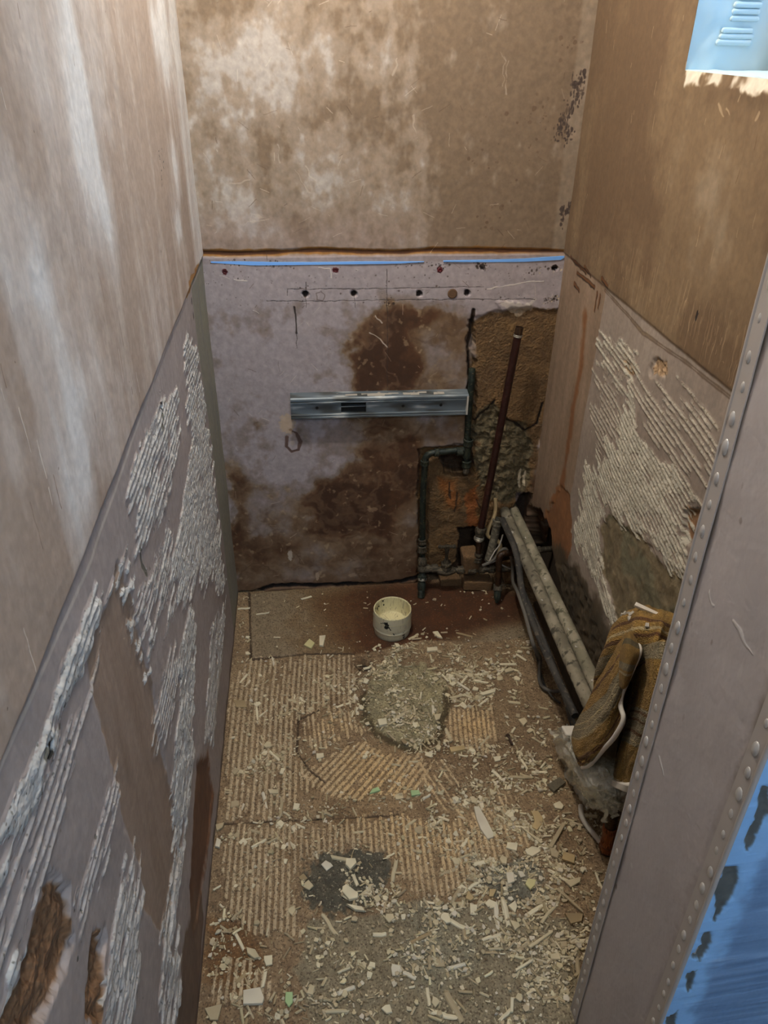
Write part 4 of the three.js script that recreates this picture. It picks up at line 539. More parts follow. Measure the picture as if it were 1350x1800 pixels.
// ---------- pipe helpers ----------
const V3 = (a) => new THREE.Vector3(...a);
function path(pts, bend = 0) {                                      // straight runs with rounded elbows
  const c = new THREE.CurvePath(), v = pts.map(V3); let from = v[0];
  for (let i = 1; i < v.length; i++) {
    if (i === v.length - 1 || !bend) { c.add(new THREE.LineCurve3(from, v[i])); from = v[i]; continue; }
    const a = v[i].clone().add(from.clone().sub(v[i]).setLength(bend)), b = v[i].clone().add(v[i + 1].clone().sub(v[i]).setLength(bend));
    c.add(new THREE.LineCurve3(from, a)); c.add(new THREE.QuadraticBezierCurve3(a, v[i], b)); from = b;
  }
  return c;
}
const run = (pts, r, bend = 0) => new THREE.TubeGeometry(path(pts, bend), 24 * (pts.length - 1) * (bend ? 3 : 1), r, 16, false);
const wire = (pts, r, n = 90) => new THREE.TubeGeometry(new THREE.CatmullRomCurve3(pts.map(V3), false, 'centripetal'), n, r, 10, false);
function along(g, at, to) { const d = V3(to).sub(V3(at)).normalize(); return g.applyQuaternion(new THREE.Quaternion().setFromUnitVectors(new THREE.Vector3(0, 1, 0), d)).translate(...at); }
const prof = (at, to, pts, n = 20) => along(new THREE.LatheGeometry(pts.map((a) => new THREE.Vector2(...a)), n), at, to);
const collar = (at, to, r, l) => prof(at, to, [[r * 0.8, -l / 2], [r, -l / 2], [r * 1.08, -l * 0.4], [r * 1.08, -l * 0.25], [r, -l * 0.2], [r, l * 0.2], [r * 1.08, l * 0.25], [r * 1.08, l * 0.4], [r, l / 2], [r * 0.8, l / 2]]);
const nut = (at, to, r, l) => prof(at, to, [[r * 0.6, -l / 2], [r * 0.92, -l / 2], [r, -l * 0.36], [r, l * 0.36], [r * 0.92, l / 2], [r * 0.6, l / 2]], 6);
const ball = (at, r) => new THREE.SphereGeometry(r, 18, 12).translate(...at);
const lerp3 = (a, b, t) => a.map((x, i) => mix(x, b[i], t));
function lumpy(w, h, d, seed, amt = 0.006, freq = 40) {            // a rough brick or stone
  const g = new RoundedBoxGeometry(w, h, d, 6, Math.min(w, h, d) * 0.16), p = g.attributes.position;
  for (let i = 0; i < p.count; i++) { const x = p.getX(i), y = p.getY(i), z = p.getZ(i), n = fbm(x * freq + seed, y * freq + z * freq * 0.7 + seed, 3) - 0.5, m = fbm(y * freq + seed + 30, z * freq - x * freq * .5, 3) - 0.5; p.setXYZ(i, x + n * amt * 2, y + m * amt * 2, z + (n - m) * amt * 1.5); }
  g.computeVertexNormals(); return g;
}

// ================= METAL RAIL ON THE BACK WALL =================
{
  const [a, b] = [[.1825,.623,.03],[.6362,.6188,.03]], [c, d] = [[.1795,.5638,.03],[.6403,.563,.03]];
  const x0 = a[0], x1 = b[0], h = (a[1] - c[1] + b[1] - d[1]) / 2, tilt = Math.atan2((b[1] + d[1] - a[1] - c[1]) / 2, x1 - x0);
  const t = thing('metal_rail', 'grey grooved metal rail screwed level across the damp plaster', 'rail', [x0, (a[1] + c[1]) / 2, 0]); t.rotation.z = tilt;
  const mt = tint(256, 64, (x, y) => { const n = fbm(x * 40, y * 9, 4), m = fbm(x * 70 + 5, y * 20, 3); OUT.r = mix(88, 116, n); OUT.g = mix(97, 127, n); OUT.b = mix(104, 135, n); mc(176, 180, 180, sm(0.6, 0.75, m)); mc(50, 48, 42, sm(0.42, 0.28, m) * .6); }, { roughness: 0.5, metalness: 0.25 });
  const len = x1 - x0, H = h / 2, sh = (pts, from, to) => { const s = new THREE.Shape(pts.map((q) => new THREE.Vector2(q[0], q[1]))); return new THREE.ExtrudeGeometry(s, { depth: to - from, bevelEnabled: false, steps: 8 }).rotateY(Math.PI / 2).translate(from, 0, 0); };
  // section: x = -depth (turned to +z), y = height
  const upper = [[-0.003, H + .004], [-0.028, H], [-0.031, H - 0.003], [-0.031, H - 0.008], [-0.0275, H - 0.009], [-0.0275, H - 0.011], [-0.031, H - 0.012], [-0.031, H - 0.0145], [-0.0245, H - 0.0155], [-0.0245, H - 0.0165], [-0.003, H - 0.0165]];
  const lower = [[-0.003, -H], [-0.029, -H], [-0.031, -H + 0.002], [-0.031, -H + 0.0055], [-0.0275, -H + 0.0065], [-0.0275, -H + 0.008], [-0.03, -H + 0.009], [-0.03, -H + 0.0105], [-0.0245, -H + 0.0115], [-0.003, -H + 0.0115]];
  const web = [[-0.003, H - 0.0165], [-0.0245, H - 0.0165], [-0.0245, -H + 0.0115], [-0.003, -H + 0.0115]];
  const s0 = 0.127, s1 = 0.191;
  const body = obj('rail_body', [sh(upper, 0, len), sh(lower, 0, len), sh(web, 0, s0), sh(web, s1, len), sh([[-0.016, -0.0005], [-0.024, -0.0005], [-0.024, 0.0015], [-0.016, 0.0015]], s0, s1), box(s0, s1, -H + 0.01, H - 0.015, 0.001, 0.004)], mt, t);
  obj('slot_shade', box(s0, s1, -H + 0.0115, H - 0.0165, 0.0045, 0.012), M.dark, t).userData.label = 'dark fill for the shade inside the rail slot';  // black box stands in for the shade inside the slot
  for (const x of [0.066, 0.286, 0.384]) { const g = prof([x, -0.001, 0.0245], [x, -0.001, 1], [[0, 0.0005], [0.003, 0.0008], [0.0042, 0.0002], [0.0042, -0.003]], 14); obj('hole_disc', g, M.dark, t); }  // proud dark discs stand in for the holes in the rail
  obj('end_cap', box(len - 0.004, len + 0.001, -H + 0.001, H - 0.004, 0.004, 0.0315, 0.0008), M.white, t).userData.label = 'pale worn end of the rail';
  const pl = new THREE.MeshStandardMaterial({ color: 0x98938a, roughness: 0.9 }), R = rng(3), cr = [];
  for (let i = 0; i < 26; i++) { const x = 0.02 + R() * (len - 0.04), g = lumpy(0.008 + R() * 0.03, 0.0018, 0.004 + R() * 0.008, i * 3.1, 0.0015, 200); cr.push(g.rotateX(.15).translate(x, H + 0.0015, 0.012 + R() * 0.012)); }
  cr.length = 15; obj('plaster_crust', cr, pl, t).userData.label = 'crumbs of pale plaster along the top';
}

// ================= PIPEWORK =================
{ // green-black supply pipe with a stop tap
  const t = thing('water_pipe', 'blackened green copper pipe bent down the back wall beside the rail to a stop tap', 'pipe');
  const [p0, p1, p2] = [[.6457,.6498,.008],[.6451,.5346,.008],[.6493,.4119,.008]], [e0, e1, e2, e3] = [[.6453,.4459,.016],[.5339,.4468,.016],[.5322,.2991,.016],[.537,.095,.016]];
  obj('pipe', run([[p0[0], p0[1] + 0.03, p0[2] - 0.006], p0, p1, p2], 0.0088), M.green, t);
  obj('pipe', run([[e0[0], e0[1] + .006, e0[2] - .004], e1, e2, [e3[0], e3[1], 0.026]], 0.0088, 0.024), M.green, t);
  const tee = [[.6471,.4482,.014]][0], tt = [[.6482,.4099,.014]][0], t0 = [[.6483,.4738,.014]][0];
  obj('tee_joint', [collar(t0, tee, 0.0125, 0.02), collar(tt, tee, 0.0125, 0.02), prof(tee, t0, [[0.0105, -0.02], [0.0115, -0.012], [0.0115, 0.012], [0.0105, 0.02]]), collar([tee[0] - 0.02, tee[1], tee[2]], [tee[0] - 0.05, tee[1], tee[2]], 0.0118, 0.018)], M.green, t);
  const nb = [[.6475,.3874,.018]][0]; obj('end_cap', [prof(nb, [nb[0] - .003, nb[1] - 0.05, nb[2] + .01], [[0, 0.009], [0.006, 0.008], [0.0085, 0.003], [0.009, -0.012], [0, -0.012]])], M.dull, t);
  const el = e1; obj('elbow_joint', [collar([e1[0] - 0.001, e1[1] - 0.028, e1[2]], e2, 0.0112, 0.014), collar([e1[0] + 0.03, e1[1] + 0.001, e1[2]], e0, 0.011, 0.012)], M.green, t);
  const q0 = [[.535,.1438,.028]][0], q1 = [[.536,.1065,.032]][0], q2 = [[.5375,.0817,.04]][0], q3 = [[.5353,.0585,.05]][0], q4 = [[.531,.003,.0723]][0];
  obj('coupling', [collar([[.5344,.1682,.026]][0], q1, 0.0112, 0.016), collar(q0, q1, 0.0125, 0.022), prof(q1, q2, [[0.009, -0.012], [0.011, -0.008], [0.0135, 0], [0.0135, 0.012], [0.01, 0.016]])], M.dull, t).userData.label = 'dusty grey coupling';
  obj('tee_joint', [nut(q2, q3, 0.0155, 0.018), prof(q2, [q2[0] + 1, q2[1], q2[2]], [[0.009, -0.004], [0.012, 0.004], [0.013, 0.016], [0.0105, 0.02], [0.0105, 0.026], [0.0135, 0.028], [0.0135, 0.042], [0.01, 0.045]])], M.dull, t);
  obj('valve_tail', [run([q2, q3, q4], 0.0105), nut(q3, q4, 0.0145, 0.014), prof(lerp3(q3, q4, 0.35), q4, [[0.011, -0.006], [0.0125, 0], [0.0125, 0.012], [0.009, 0.02], [0.006, 0.036], [0, 0.04]])], M.green, t);
  obj('steel_ring', collar(lerp3(q3, q4, 0.08), q4, 0.0128, 0.007), M.bright, t).userData.label = 'bright metal ring';
  const b0 = [[.6045,.0789,.05]][0], b1 = [[.6019,.139,.055]][0], b2 = [[.6005,.1715,.062]][0];
  const tap = obj('stop_tap', [prof(b0, [b0[0] + 1, b0[1], b0[2]], [[0.008, -0.026], [0.012, -0.02], [0.016, -0.008], [0.0165, 0.004], [0.013, 0.016], [0.009, 0.026]]), prof(b0, b1, [[0.015, 0], [0.016, 0.008], [0.0155, 0.016], [0.012, 0.019], [0.0115, 0.026], [0.009, 0.03], [0.009, 0.038], [0.006, 0.042], [0.0048, 0.046], [0.0045, 0.07], [0, 0.07]]), nut(lerp3(b0, b1, 0.42), b1, 0.0165, 0.01)], M.dull, t);
  obj('tap_handle', [new THREE.CapsuleGeometry(0.0052, 0.034, 6, 12).rotateZ(Math.PI / 2).scale(1, 0.8, 1).translate(...b2), ball([b2[0] - 0.02, b2[1], b2[2]], 0.0062), ball([b2[0] + 0.02, b2[1], b2[2]], 0.0062), prof(b2, [b2[0], b2[1] - 1, b2[2]], [[0.007, -0.004], [0.0075, 0.004], [0.005, 0.02]])], M.dull, tap);
  const r0 = [b0[0] + 0.02, b0[1] + 0.001, b0[2]], r1 = [[.8091,.0728,.05]][0];
  obj('pipe', run([r0, r1], 0.0085), M.dull, t);
  for (const [f, rr, l] of [[0.12, 0.0115, 0.02], [0.3, 0.0118, 0.024], [0.46, 0.0112, 0.018], [0.62, 0.0112, 0.016]]) obj('coupling', collar(lerp3(r0, r1, f), r1, rr, l), M.dull, t);
}
{ // red-brown pipe
  const a = [[.7423,.8011,.055]][0], b = [[.6966,.2259,.05]][0];
  const t = thing('red_pipe', 'long dark red pipe leaning up the back wall with an open cut top', 'pipe');
  obj('pipe', run([lerp3(a, b, 0.028), b], 0.0098), M.red, t);
  obj('pipe_end', prof(lerp3(a, b, 0.028), a, [[0.0098, -0.001], [0.0104, 0.001], [0.0094, 0.004], [0.0094, 0.0175], [0.0078, 0.0175], [0.0076, -0.004], [0, -0.004]]), M.brown, t).userData.label = 'open dark pipe end';
  obj('steel_ring', collar(lerp3(a, b, 0.034), b, 0.0104, 0.006), M.bright, t).userData.label = 'thin bright ring';
  const c = [[.6954,.2158,.052]][0], d = [[.6919,.1909,.055]][0], e = [[.6948,.1337,.055]][0], f = [[.6927,.1099,.058]][0];
  obj('compression_joint', [nut(c, d, 0.0165, 0.016), prof(lerp3(c, d, 0.3), d, [[0.012, 0], [0.0135, 0.004], [0.012, 0.012], [0.009, 0.016]])], M.dull, t);
  obj('ball_joint', [ball(d, 0.0135), collar(d, e, 0.0138, 0.006)], M.bright, t).userData.label = 'round bright metal joint';
  obj('pipe', run([d, e, f], 0.0085), M.brown, t); obj('coupling', nut(e, f, 0.0125, 0.01), M.dull, t); obj('coupling', collar(lerp3(e, f, 0.7), f, 0.011, 0.014), M.dull, t);
}
{ // dark stub that stands on the floor
  const a = [[.746,.1574,.09]][0], b = [[.7493,.0459,.1]][0], c = [[.743,.002,.1309]][0], s = [[.7932,.1536,.08]][0];
  const t = thing('stub_pipe', 'dark upright stub pipe with a brass collar and tapered tip below the cables', 'pipe');
  obj('pipe', run([s, a, b], 0.0092, 0.016), M.brown, t); obj('brass_collar', [collar(b, c, 0.0125, 0.02), collar(lerp3(b, c, -0.4), c, 0.0108, 0.012)], M.dull, t);
  obj('tapered_tip', prof(b, c, [[0.0092, 0], [0.0105, 0.012], [0.0105, 0.026], [0.007, 0.036], [0.0035, 0.044], [0, 0.046]]), M.green, t);
}
const pipeA = [[.803,.238,-.0228],[.803,.2495,.4681],[.803,.2468,.6852]], pipeB = [[.774,.2422,.0127],[.774,.2582,.4742],[.774,.2414,.7268]], pipeC = [[.752,.2539,.0596],[.752,.258,.2262],[.752,.2472,.3783]];
const far = (p, k) => { const a = p[0], b = p[p.length - 1]; return lerp3(a, b, k); };
function longPipe(name, label, p, r, m, from, to) {
  const a = far(p, from), b = far(p, to), t = thing(name, label, 'pipe', [0, 0, 0], null);
  obj('pipe', run([a, b], r), m, t); const R = rng(Math.round(r * 1e6)), lumps = [];
  for (let i = 0; i < 6; i++) { const q = lerp3(a, b, R()), g = lumpy(0.003 + R() * 0.004, 0.002, 0.003 + R() * 0.006, i * 7.7, 0.002, 260); lumps.push(g.translate(q[0] - r * 0.55, q[1] + r * 0.78, q[2])); }
  obj('mortar_specks', lumps, M.white, t).userData.label = 'dried mortar specks';
}
longPipe('waste_pipe', 'thick dusty pipe lying beside the wall, nearer the wall of the two', pipeA, 0.0143, M.dusty2, -0.12, 1.12);
longPipe('waste_pipe', 'thick dusty mottled pipe, on the floor side of its twin', pipeB, 0.0146, M.dusty, -0.1, 1.1);
{ const t = tag(obj('thin_pipe', run([pipeC[0], pipeC[1], [0.757, 0.168, 0.3], [0.762, 0.162, 0.5], [0.772, 0.158, 0.7]], 0.0085, 0.05), M.sleeve), 'thin grey pipe running under the thick dusty pipes', 'pipe'); }
{ // cables
  tag(obj('grey_cable', wire([...[[.7055,.1057,.07],[.7216,.1128,.07],[.7402,.1278,.07],[.7603,.1603,.07],[.7702,.1598,.07]], ...[[.7791,.15,.085],[.7905,.1035,.085]], ...[[.7895,.0782,.1]], ...[[.742,.1864,.3086],[.742,.1785,.381],[.742,.1568,.466]], ...[[.8008,.02,.3808],[.787,.02,.4197]], ...[[.7825,.012,.4397],[.7849,.012,.4681],[.8025,.012,.4834],[.8349,.012,.4823]]], 0.0046, 160), M.grey), 'grey cable looping out of the wall cavity and along the floor beside the pipes', 'cable');
  tag(obj('black_cable', wire([...[[.8151,.0642,.05],[.8257,.0302,.05]], ...[[.768,.1607,.2827],[.768,.1607,.3838],[.768,.1621,.5101]], ...[[.8231,.03,.5032],[.8159,.03,.5865]], ...[[.8194,.012,.6231]]], 0.0074, 120), M.sleeve), 'thick black sleeved cable lying against the dusty pipes', 'cable');
  tag(obj('cream_cable', wire([...[[.7402,.2932,.01]], ...[[.7375,.2736,.03]], ...[[.7325,.25,.04],[.7236,.2218,.04],[.7197,.1911,.04],[.7307,.1788,.04]], ...[[.745,.1789,.05],[.7564,.1625,.05],[.7566,.1427,.05],[.7443,.1133,.05],[.7272,.0981,.05]]], 0.0056, 110), M.cream), 'cream flat cable hanging from a hole above the wall cavity', 'cable');
  tag(obj('thin_wire', wire([...[[.7585,.2023,.06],[.752,.1676,.06],[.7379,.1408,.06]], ...[[.7249,.1126,.07],[.7442,.1195,.07],[.7659,.1022,.07],[.789,.0886,.07]]], 0.0022, 80), M.white), 'thin pale wire tangled in the wall cavity', 'wire');
  tag(obj('floor_wire', wire([...[[.8028,.012,.3036],[.7958,.012,.3804],[.7903,.012,.4646]], ...[[.8,.01,.5026],[.8128,.01,.5228]]], 0.0028, 60), M.sleeve), 'thin dark wire on the floor following the grey cable', 'wire');
  tag(obj('wire_offcut', wire([...[[.7693,.006,.8149],[.7637,.006,.8398],[.7663,.006,.862],[.7764,.006,.8897],[.7891,.006,.9221]]], 0.0055, 60).translate(0, 0.004, 0), M.white), 'pale flat strip of cable curling from below the plastic sheet', 'cable');
  const lp = [[.741,.2388,.05],[.7368,.1774,.05],[.7263,.1083,.05]]; tag(obj('lead_pipe', [run([lp[0], lp[1], lp[2]], 0.0115, 0.01), collar(lp[0], lp[1], 0.0135, 0.02)], M.dusty), 'greenish old lead pipe inside the wall cavity behind the cream cable', 'pipe');
  const st = [[.868,.1365,.05],[.898,.1388,.05]]; tag(obj('side_stub', [run([st[0], [st[1][0] + 0.02, st[1][1], st[1][2]]], 0.0085), nut(lerp3(st[0], st[1], 0.2), st[1], 0.0105, 0.01)], M.dull), 'short dull pipe stub in the dark hole at the room corner', 'pipe');
}
{ // loose masonry in the cavity
  const bm = tint(128, 128, (x, y) => { const n = fbm(x * 14, y * 14, 4); OUT.r = mix(84, 128, n); OUT.g = mix(64, 98, n); OUT.b = mix(42, 66, n); OUT.k = fbm(x * 40, y * 40); }, { roughness: 0.95 });
  const bs = [[[[.6775,.0969,.03]][0], [0.05, 0.07, 0.06], .1, 'upright brown broken brick behind the stop tap run'], [[[.7036,.0095,.035]][0], [0.085, 0.034, 0.05], -.05, 'low brown brick lying at the foot of the cavity'], [[[.8122,-.0066,0]][0], [0.06, 0.05, 0.05], .2, 'dark brick lump behind the upright stub pipe'], [[[.6281,-.0038,0]][0], [0.06, 0.024, 0.05], 0, 'thin brick edge under the stop tap']];
  bs.forEach(([p, s, r, l], i) => { const o = tag(obj('broken_brick', lumpy(...s, i * 9.3, 0.005, 34), bm), l, 'brick'); o.position.set(p[0], Math.max(p[1], s[1] / 2 + 0.001), p[2]); o.rotation.z = r; });
}

// ================= WASTE COLLAR ON THE FLOOR =================
{
  const pm = tint(512, 128, (x, y) => { const n = fbm(x * 40, y * 12, 4), m = fbm(x * 90, y * 24 + 4, 3); OUT.r = mix(200, 218, n); OUT.g = mix(192, 208, n); OUT.b = mix(150, 166, n); mc(140, 128, 106, sm(0.58, 0.72, m) * 0.7); const out = y < 0.5; if (out) { mc(190, 184, 166, 0.6); mc(120, 108, 88, sm(0.12, 0.0, y) * .7); } }, { roughness: 0.45 });
  const c = [0.431, 0.2075], r = 0.0515, Hh = 0.079, y0 = floorH(c[0], c[1]) - 0.002;
  const t = thing('waste_collar', 'short round cream plastic waste collar standing on the stained floor', 'pipe collar', [c[0], y0, c[1]]);
  const ou = [[r - 0.005, 0.001], [r - 0.003, 0.002], [r - 0.002, 0.01], [r - 0.0012, 0.022], [r + 0.0012, 0.0235], [r + 0.0012, 0.0275], [r - 0.0008, 0.029], [r - 0.0008, 0.034], [r + 0.001, 0.0355], [r + 0.0004, 0.05], [r, Hh - 0.002], [r - 0.001, Hh]], inn = [[r - 0.003, Hh], [r - 0.0042, Hh - 0.003], [r - 0.0048, 0.05], [r - 0.007, 0.045], [r - 0.0075, 0.034], [r - 0.013, 0.031], [r - 0.016, 0.033], [r - 0.018, 0.030], [0.0, 0.029]];
  obj('collar_body', new THREE.LatheGeometry([...ou, ...inn].map((a) => new THREE.Vector2(...a)), 72), pm, t);
  obj('mould_seam', prof([r * 0.0, 0.0, 0], [0, 1, 0], [[r + 0.0004, 0.057], [r + 0.001, 0.058], [r + 0.0004, 0.059]], 72), pm, t);
  const tar = new THREE.MeshStandardMaterial({ color: 0x15110d, roughness: 0.6 }), R = rng(44), spots = [];
  const dot = (ang, y, s, k = 1) => spots.push(new THREE.SphereGeometry(s, 8, 6).scale(0.18, k, 1).rotateZ(0).translate(r + 0.0004, y, 0).rotateY(-ang));
  const A0 = 1.98; for (let i = 0; i < 40; i++) dot(A0 + (R() - 0.5) * 0.16, 0.058 + (R() - 0.5) * 0.018, 0.0008 + R() * 0.003, 1 + R());
  for (let i = 0; i < 34; i++) { const q = i / 34; dot(A0 - 0.02 - q * 0.42, 0.062 - q * 0.036, 0.0005 + 0.0018 * R() * (1 - q * 0.4), 1.3); } for (let i = 0; i < 12; i++) { const q = i / 12; dot(A0 + 0.1 + q * .3, 0.066 - q * .008 + (R() - .5) * .004, 0.0006 + 0.001 * R(), 1); } for (let i = 0; i < 14; i++) dot(A0 - 0.9 - R() * .1, 0.004 + R() * 0.03, 0.0006 + 0.0012 * R(), 2);
  obj('tar_smear', spots, tar, t).userData.label = 'black tar smear on the side';
  const fl = []; for (let i = 0; i < 9; i++) { const a = 3.4 + R() * 0.9; fl.push(new THREE.SphereGeometry(0.0008 + R() * 0.0016, 8, 6).scale(.4, 1.6, 1).translate((r - 0.0052), 0.05 + R() * 0.024, 0).rotateY(-a)); } for (let i = 0; i < 8; i++) { const a = R() * 6.28, q = R() * 0.036; fl.push(new THREE.SphereGeometry(0.0006 + R() * 0.001, 6, 4).translate(Math.cos(a) * q, 0.03, Math.sin(a) * q)); }
  obj('dirt_flecks', fl, tar, t);
}

// ================= THE CLOTH, THE SHEET, THE RISER =================
function sheet(rows, thick, nu = 48, nv = 64, ripple = null) {     // a thick cloth lofted through rows of points
  const rc = rows.map((r) => new THREE.CatmullRomCurve3(r.map(V3), false, 'centripetal'));
  const G = []; for (let i = 0; i <= nu; i++) { const c = new THREE.CatmullRomCurve3(rc.map((k) => k.getPoint(i / nu)), false, 'centripetal'); G.push(Array.from({ length: nv + 1 }, (_, j) => c.getPoint(j / nv))); }
  if (ripple) for (let i = 0; i <= nu; i++) for (let j = 0; j <= nv; j++) ripple(G[i][j], i / nu, j / nv);
  const N = G.map((col, i) => col.map((p, j) => { const a = G[Math.min(nu, i + 1)][j].clone().sub(G[Math.max(0, i - 1)][j]), b = G[i][Math.min(nv, j + 1)].clone().sub(G[i][Math.max(0, j - 1)]); return a.cross(b).normalize(); }));
  const pos = [], uv = [], idx = [], id = (s, i, j) => s * (nu + 1) * (nv + 1) + i * (nv + 1) + j;
  for (const s of [0, 1]) for (let i = 0; i <= nu; i++) for (let j = 0; j <= nv; j++) { const e = Math.min(i, nu - i, j, nv - j) === 0 ? 0.35 : 1, p = G[i][j].clone().addScaledVector(N[i][j], (s ? -1 : 1) * thick / 2 * e); pos.push(p.x, p.y, p.z); uv.push(i / nu, j / nv); }
  for (let i = 0; i < nu; i++) for (let j = 0; j < nv; j++) { const q = (s) => [id(s, i, j), id(s, i + 1, j), id(s, i, j + 1), id(s, i + 1, j + 1)]; let [a, b, c, d] = q(0); idx.push(a, b, c, b, d, c); [a, b, c, d] = q(1); idx.push(a, c, b, b, c, d); }
  for (let i = 0; i < nu; i++) for (const j of [0, nv]) { const a = id(0, i, j), b = id(0, i + 1, j), c = id(1, i, j), d = id(1, i + 1, j); idx.push(a, c, b, b, c, d); }
  for (let j = 0; j < nv; j++) for (const i of [0, nu]) { const a = id(0, i, j), b = id(0, i, j + 1), c = id(1, i, j), d = id(1, i, j + 1); idx.push(a, b, c, b, d, c); }
  const g = new THREE.BufferGeometry(); g.setAttribute('position', new THREE.Float32BufferAttribute(pos, 3)); g.setAttribute('uv', new THREE.Float32BufferAttribute(uv, 2)); g.setIndex(idx); g.computeVertexNormals(); return g;
}
{
  const clothTex = (bands, seed, slant) => tint(256, 512, (x, y) => {
    const t = y + slant * x + 0.012 * Math.sin(x * 7), w = fbm(x * 150 + seed, y * 220, 2), n = fbm(x * 12 + seed, y * 16, 4);
    OUT.r = 138; OUT.g = 108; OUT.b = 54;
    for (const [a, b, r, g, bl] of bands) mc(r, g, bl, sm(a - 0.006, a + 0.006, t) * sm(b + 0.006, b - 0.006, t));
    mc(196, 172, 120, 0.4 * sm(0.62, 0.8, w)); mc(70, 46, 22, 0.4 * sm(0.4, 0.2, w)); const f = 0.82 + 0.36 * n; OUT.r *= f; OUT.g *= f; OUT.b *= f; OUT.k = 0.3 + 0.7 * w;
  }, { roughness: 1, bumpScale: 0.006 });
  const gB = [128, 118, 94], dk = [86, 56, 30], pl = [166, 150, 114];
  const mL = clothTex([[0.3, 0.33, ...dk], [0.46, 0.7, ...gB], [0.56, 0.575, ...pl], [0.62, 0.63, ...pl], [0.7, 0.72, ...pl], [0.96, 1.0, ...dk], [1.02, 1.05, ...dk], [1.08, 1.11, ...dk], [1.13, 1.2, ...gB]], 3, 0.42);
  const mR = clothTex([[0.0, 0.1, ...gB], [0.38, 0.58, ...gB], [0.4, 0.41, ...dk], [0.44, 0.45, ...dk], [0.5, 0.515, ...dk], [0.55, 0.56, ...pl], [0.88, 0.9, ...pl], [0.91, 0.93, ...dk], [0.94, 1.1, ...gB]], 9, 0);
  const mB = clothTex([[0.3, 0.34, ...dk], [0.4, 0.43, ...pl], [0.46, 0.49, ...dk], [0.55, 0.7, ...gB], [0.72, 0.74, ...dk]], 14, 0.1);
  const hemM = new THREE.MeshStandardMaterial({ color: 0xc6c0b6, roughness: 0.95 });
  const t = thing('towel', 'brown and gold striped towel with white hem draped beside the plastered wall end', 'towel');
  const rip = (k, f) => (p, a, b) => { p.x += (fbm(a * f + 3, b * f * 1.4 + k, 3) - 0.5) * 0.012 * Math.sin(Math.PI * a); };
  const hump = [[[.838,.3642,.6514],[.842,.4474,.7019],[.844,.4949,.7538],[.842,.5374,.8157],[.84,.5663,.8631]], [[.81,.3617,.6904],[.79,.4846,.7764],[.785,.5581,.8486],[.8,.5721,.8787],[.83,.5547,.8827]], [[.795,.3414,.7091],[.768,.4753,.8113],[.762,.5554,.888],[.775,.5833,.9215],[.82,.5361,.9038]], [[.79,.2964,.7105],[.768,.3984,.7975],[.766,.4947,.882],[.765,.5585,.942],[.81,.5089,.9247]], [[.797,.2513,.7043],[.785,.3147,.7708],[.79,.3892,.8379],[.77,.4979,.9314],[.805,.4666,.9345]], [[.805,.2247,.7081],[.8,.2684,.7572],[.8,.3414,.835],[.785,.4247,.9153],[.8,.4283,.9466]]];
  obj('towel_top', sheet(hump, 0.008, 60, 70, (p, a, b) => { p.y += (fbm(a * 5, b * 5 + 7, 3) - 0.5) * 0.022 * Math.sin(Math.PI * a); p.x += 0.006 * Math.sin(a * 19 + b * 3) * Math.sin(Math.PI * b); }), mB, t);
  const flapL = [[[.782,.4638,.7994],[.768,.5129,.8408],[.762,.5381,.8709],[.766,.5322,.879]], [[.782,.3845,.7713],[.748,.4848,.8696],[.738,.545,.9248],[.752,.5428,.9223]], [[.775,.3062,.7567],[.738,.4264,.8772],[.726,.4982,.9333],[.742,.5232,.9328]], [[.768,.2404,.7491],[.728,.376,.8823],[.716,.4605,.947],[.736,.4842,.9344]], [[.76,.1902,.7416],[.72,.3251,.8833],[.712,.4199,.9503],[.73,.4485,.9469]], [[.752,.1653,.7477],[.716,.2693,.8726],[.71,.3652,.9424],[.73,.4345,.9618]], [[.748,.1522,.7587],[.716,.234,.8652],[.71,.3182,.9318],[.724,.3957,.9621]], [[.742,.1592,.7974],[.716,.2321,.8799],[.712,.2827,.921],[.72,.3354,.9399]], [[.736,.1737,.8352],[.72,.2169,.8783],[.718,.2337,.8935],[.722,.2485,.9009]]];
  obj('towel_flap', sheet(flapL, 0.007, 44, 80, rip(2, 7)), mL, t).userData.label = 'folded left flap with slanting stripes';
  const hood = [[[.748,.5382,.8786],[.738,.5736,.9056],[.745,.5636,.9074]], [[.735,.5208,.898],[.72,.5749,.9496],[.736,.5707,.9516]], [[.727,.5052,.9219],[.714,.5483,.9662],[.73,.5454,.9553]], [[.723,.488,.9437],[.713,.5126,.9715],[.725,.505,.9559]]];
  obj('towel_fold', sheet(hood, 0.006, 30, 36), clothTex([[0.1, 0.2, 92, 84, 60], [0.5, 0.62, ...gB], [0.66, 0.7, ...pl]], 31, -.1), t).userData.label = 'dark pointed fold at the top of the flap';
  const flapR = [[[.79,.5018,.8846],[.765,.5748,.9385],[.765,.6008,.9571],[.8,.5594,.9269]], [[.785,.4497,.8924],[.75,.5419,.9779],[.752,.5636,.9981],[.79,.5132,.9647]], [[.782,.3769,.8961],[.743,.4784,.9943],[.745,.5069,1.0214],[.785,.4616,.9845]], [[.782,.2826,.8914],[.743,.3931,.9922],[.746,.4296,1.0231],[.785,.3982,.9931]], [[.782,.2088,.8851],[.748,.3073,.9761],[.75,.3458,1.0078],[.785,.3317,.9874]], [[.782,.1662,.8773],[.75,.2628,.9673],[.752,.2988,.9996],[.785,.2941,.9857]]];
  obj('towel_flap', sheet(flapR, 0.009, 44, 70, rip(5, 5)), mR, t).userData.label = 'hanging right flap with level stripes';
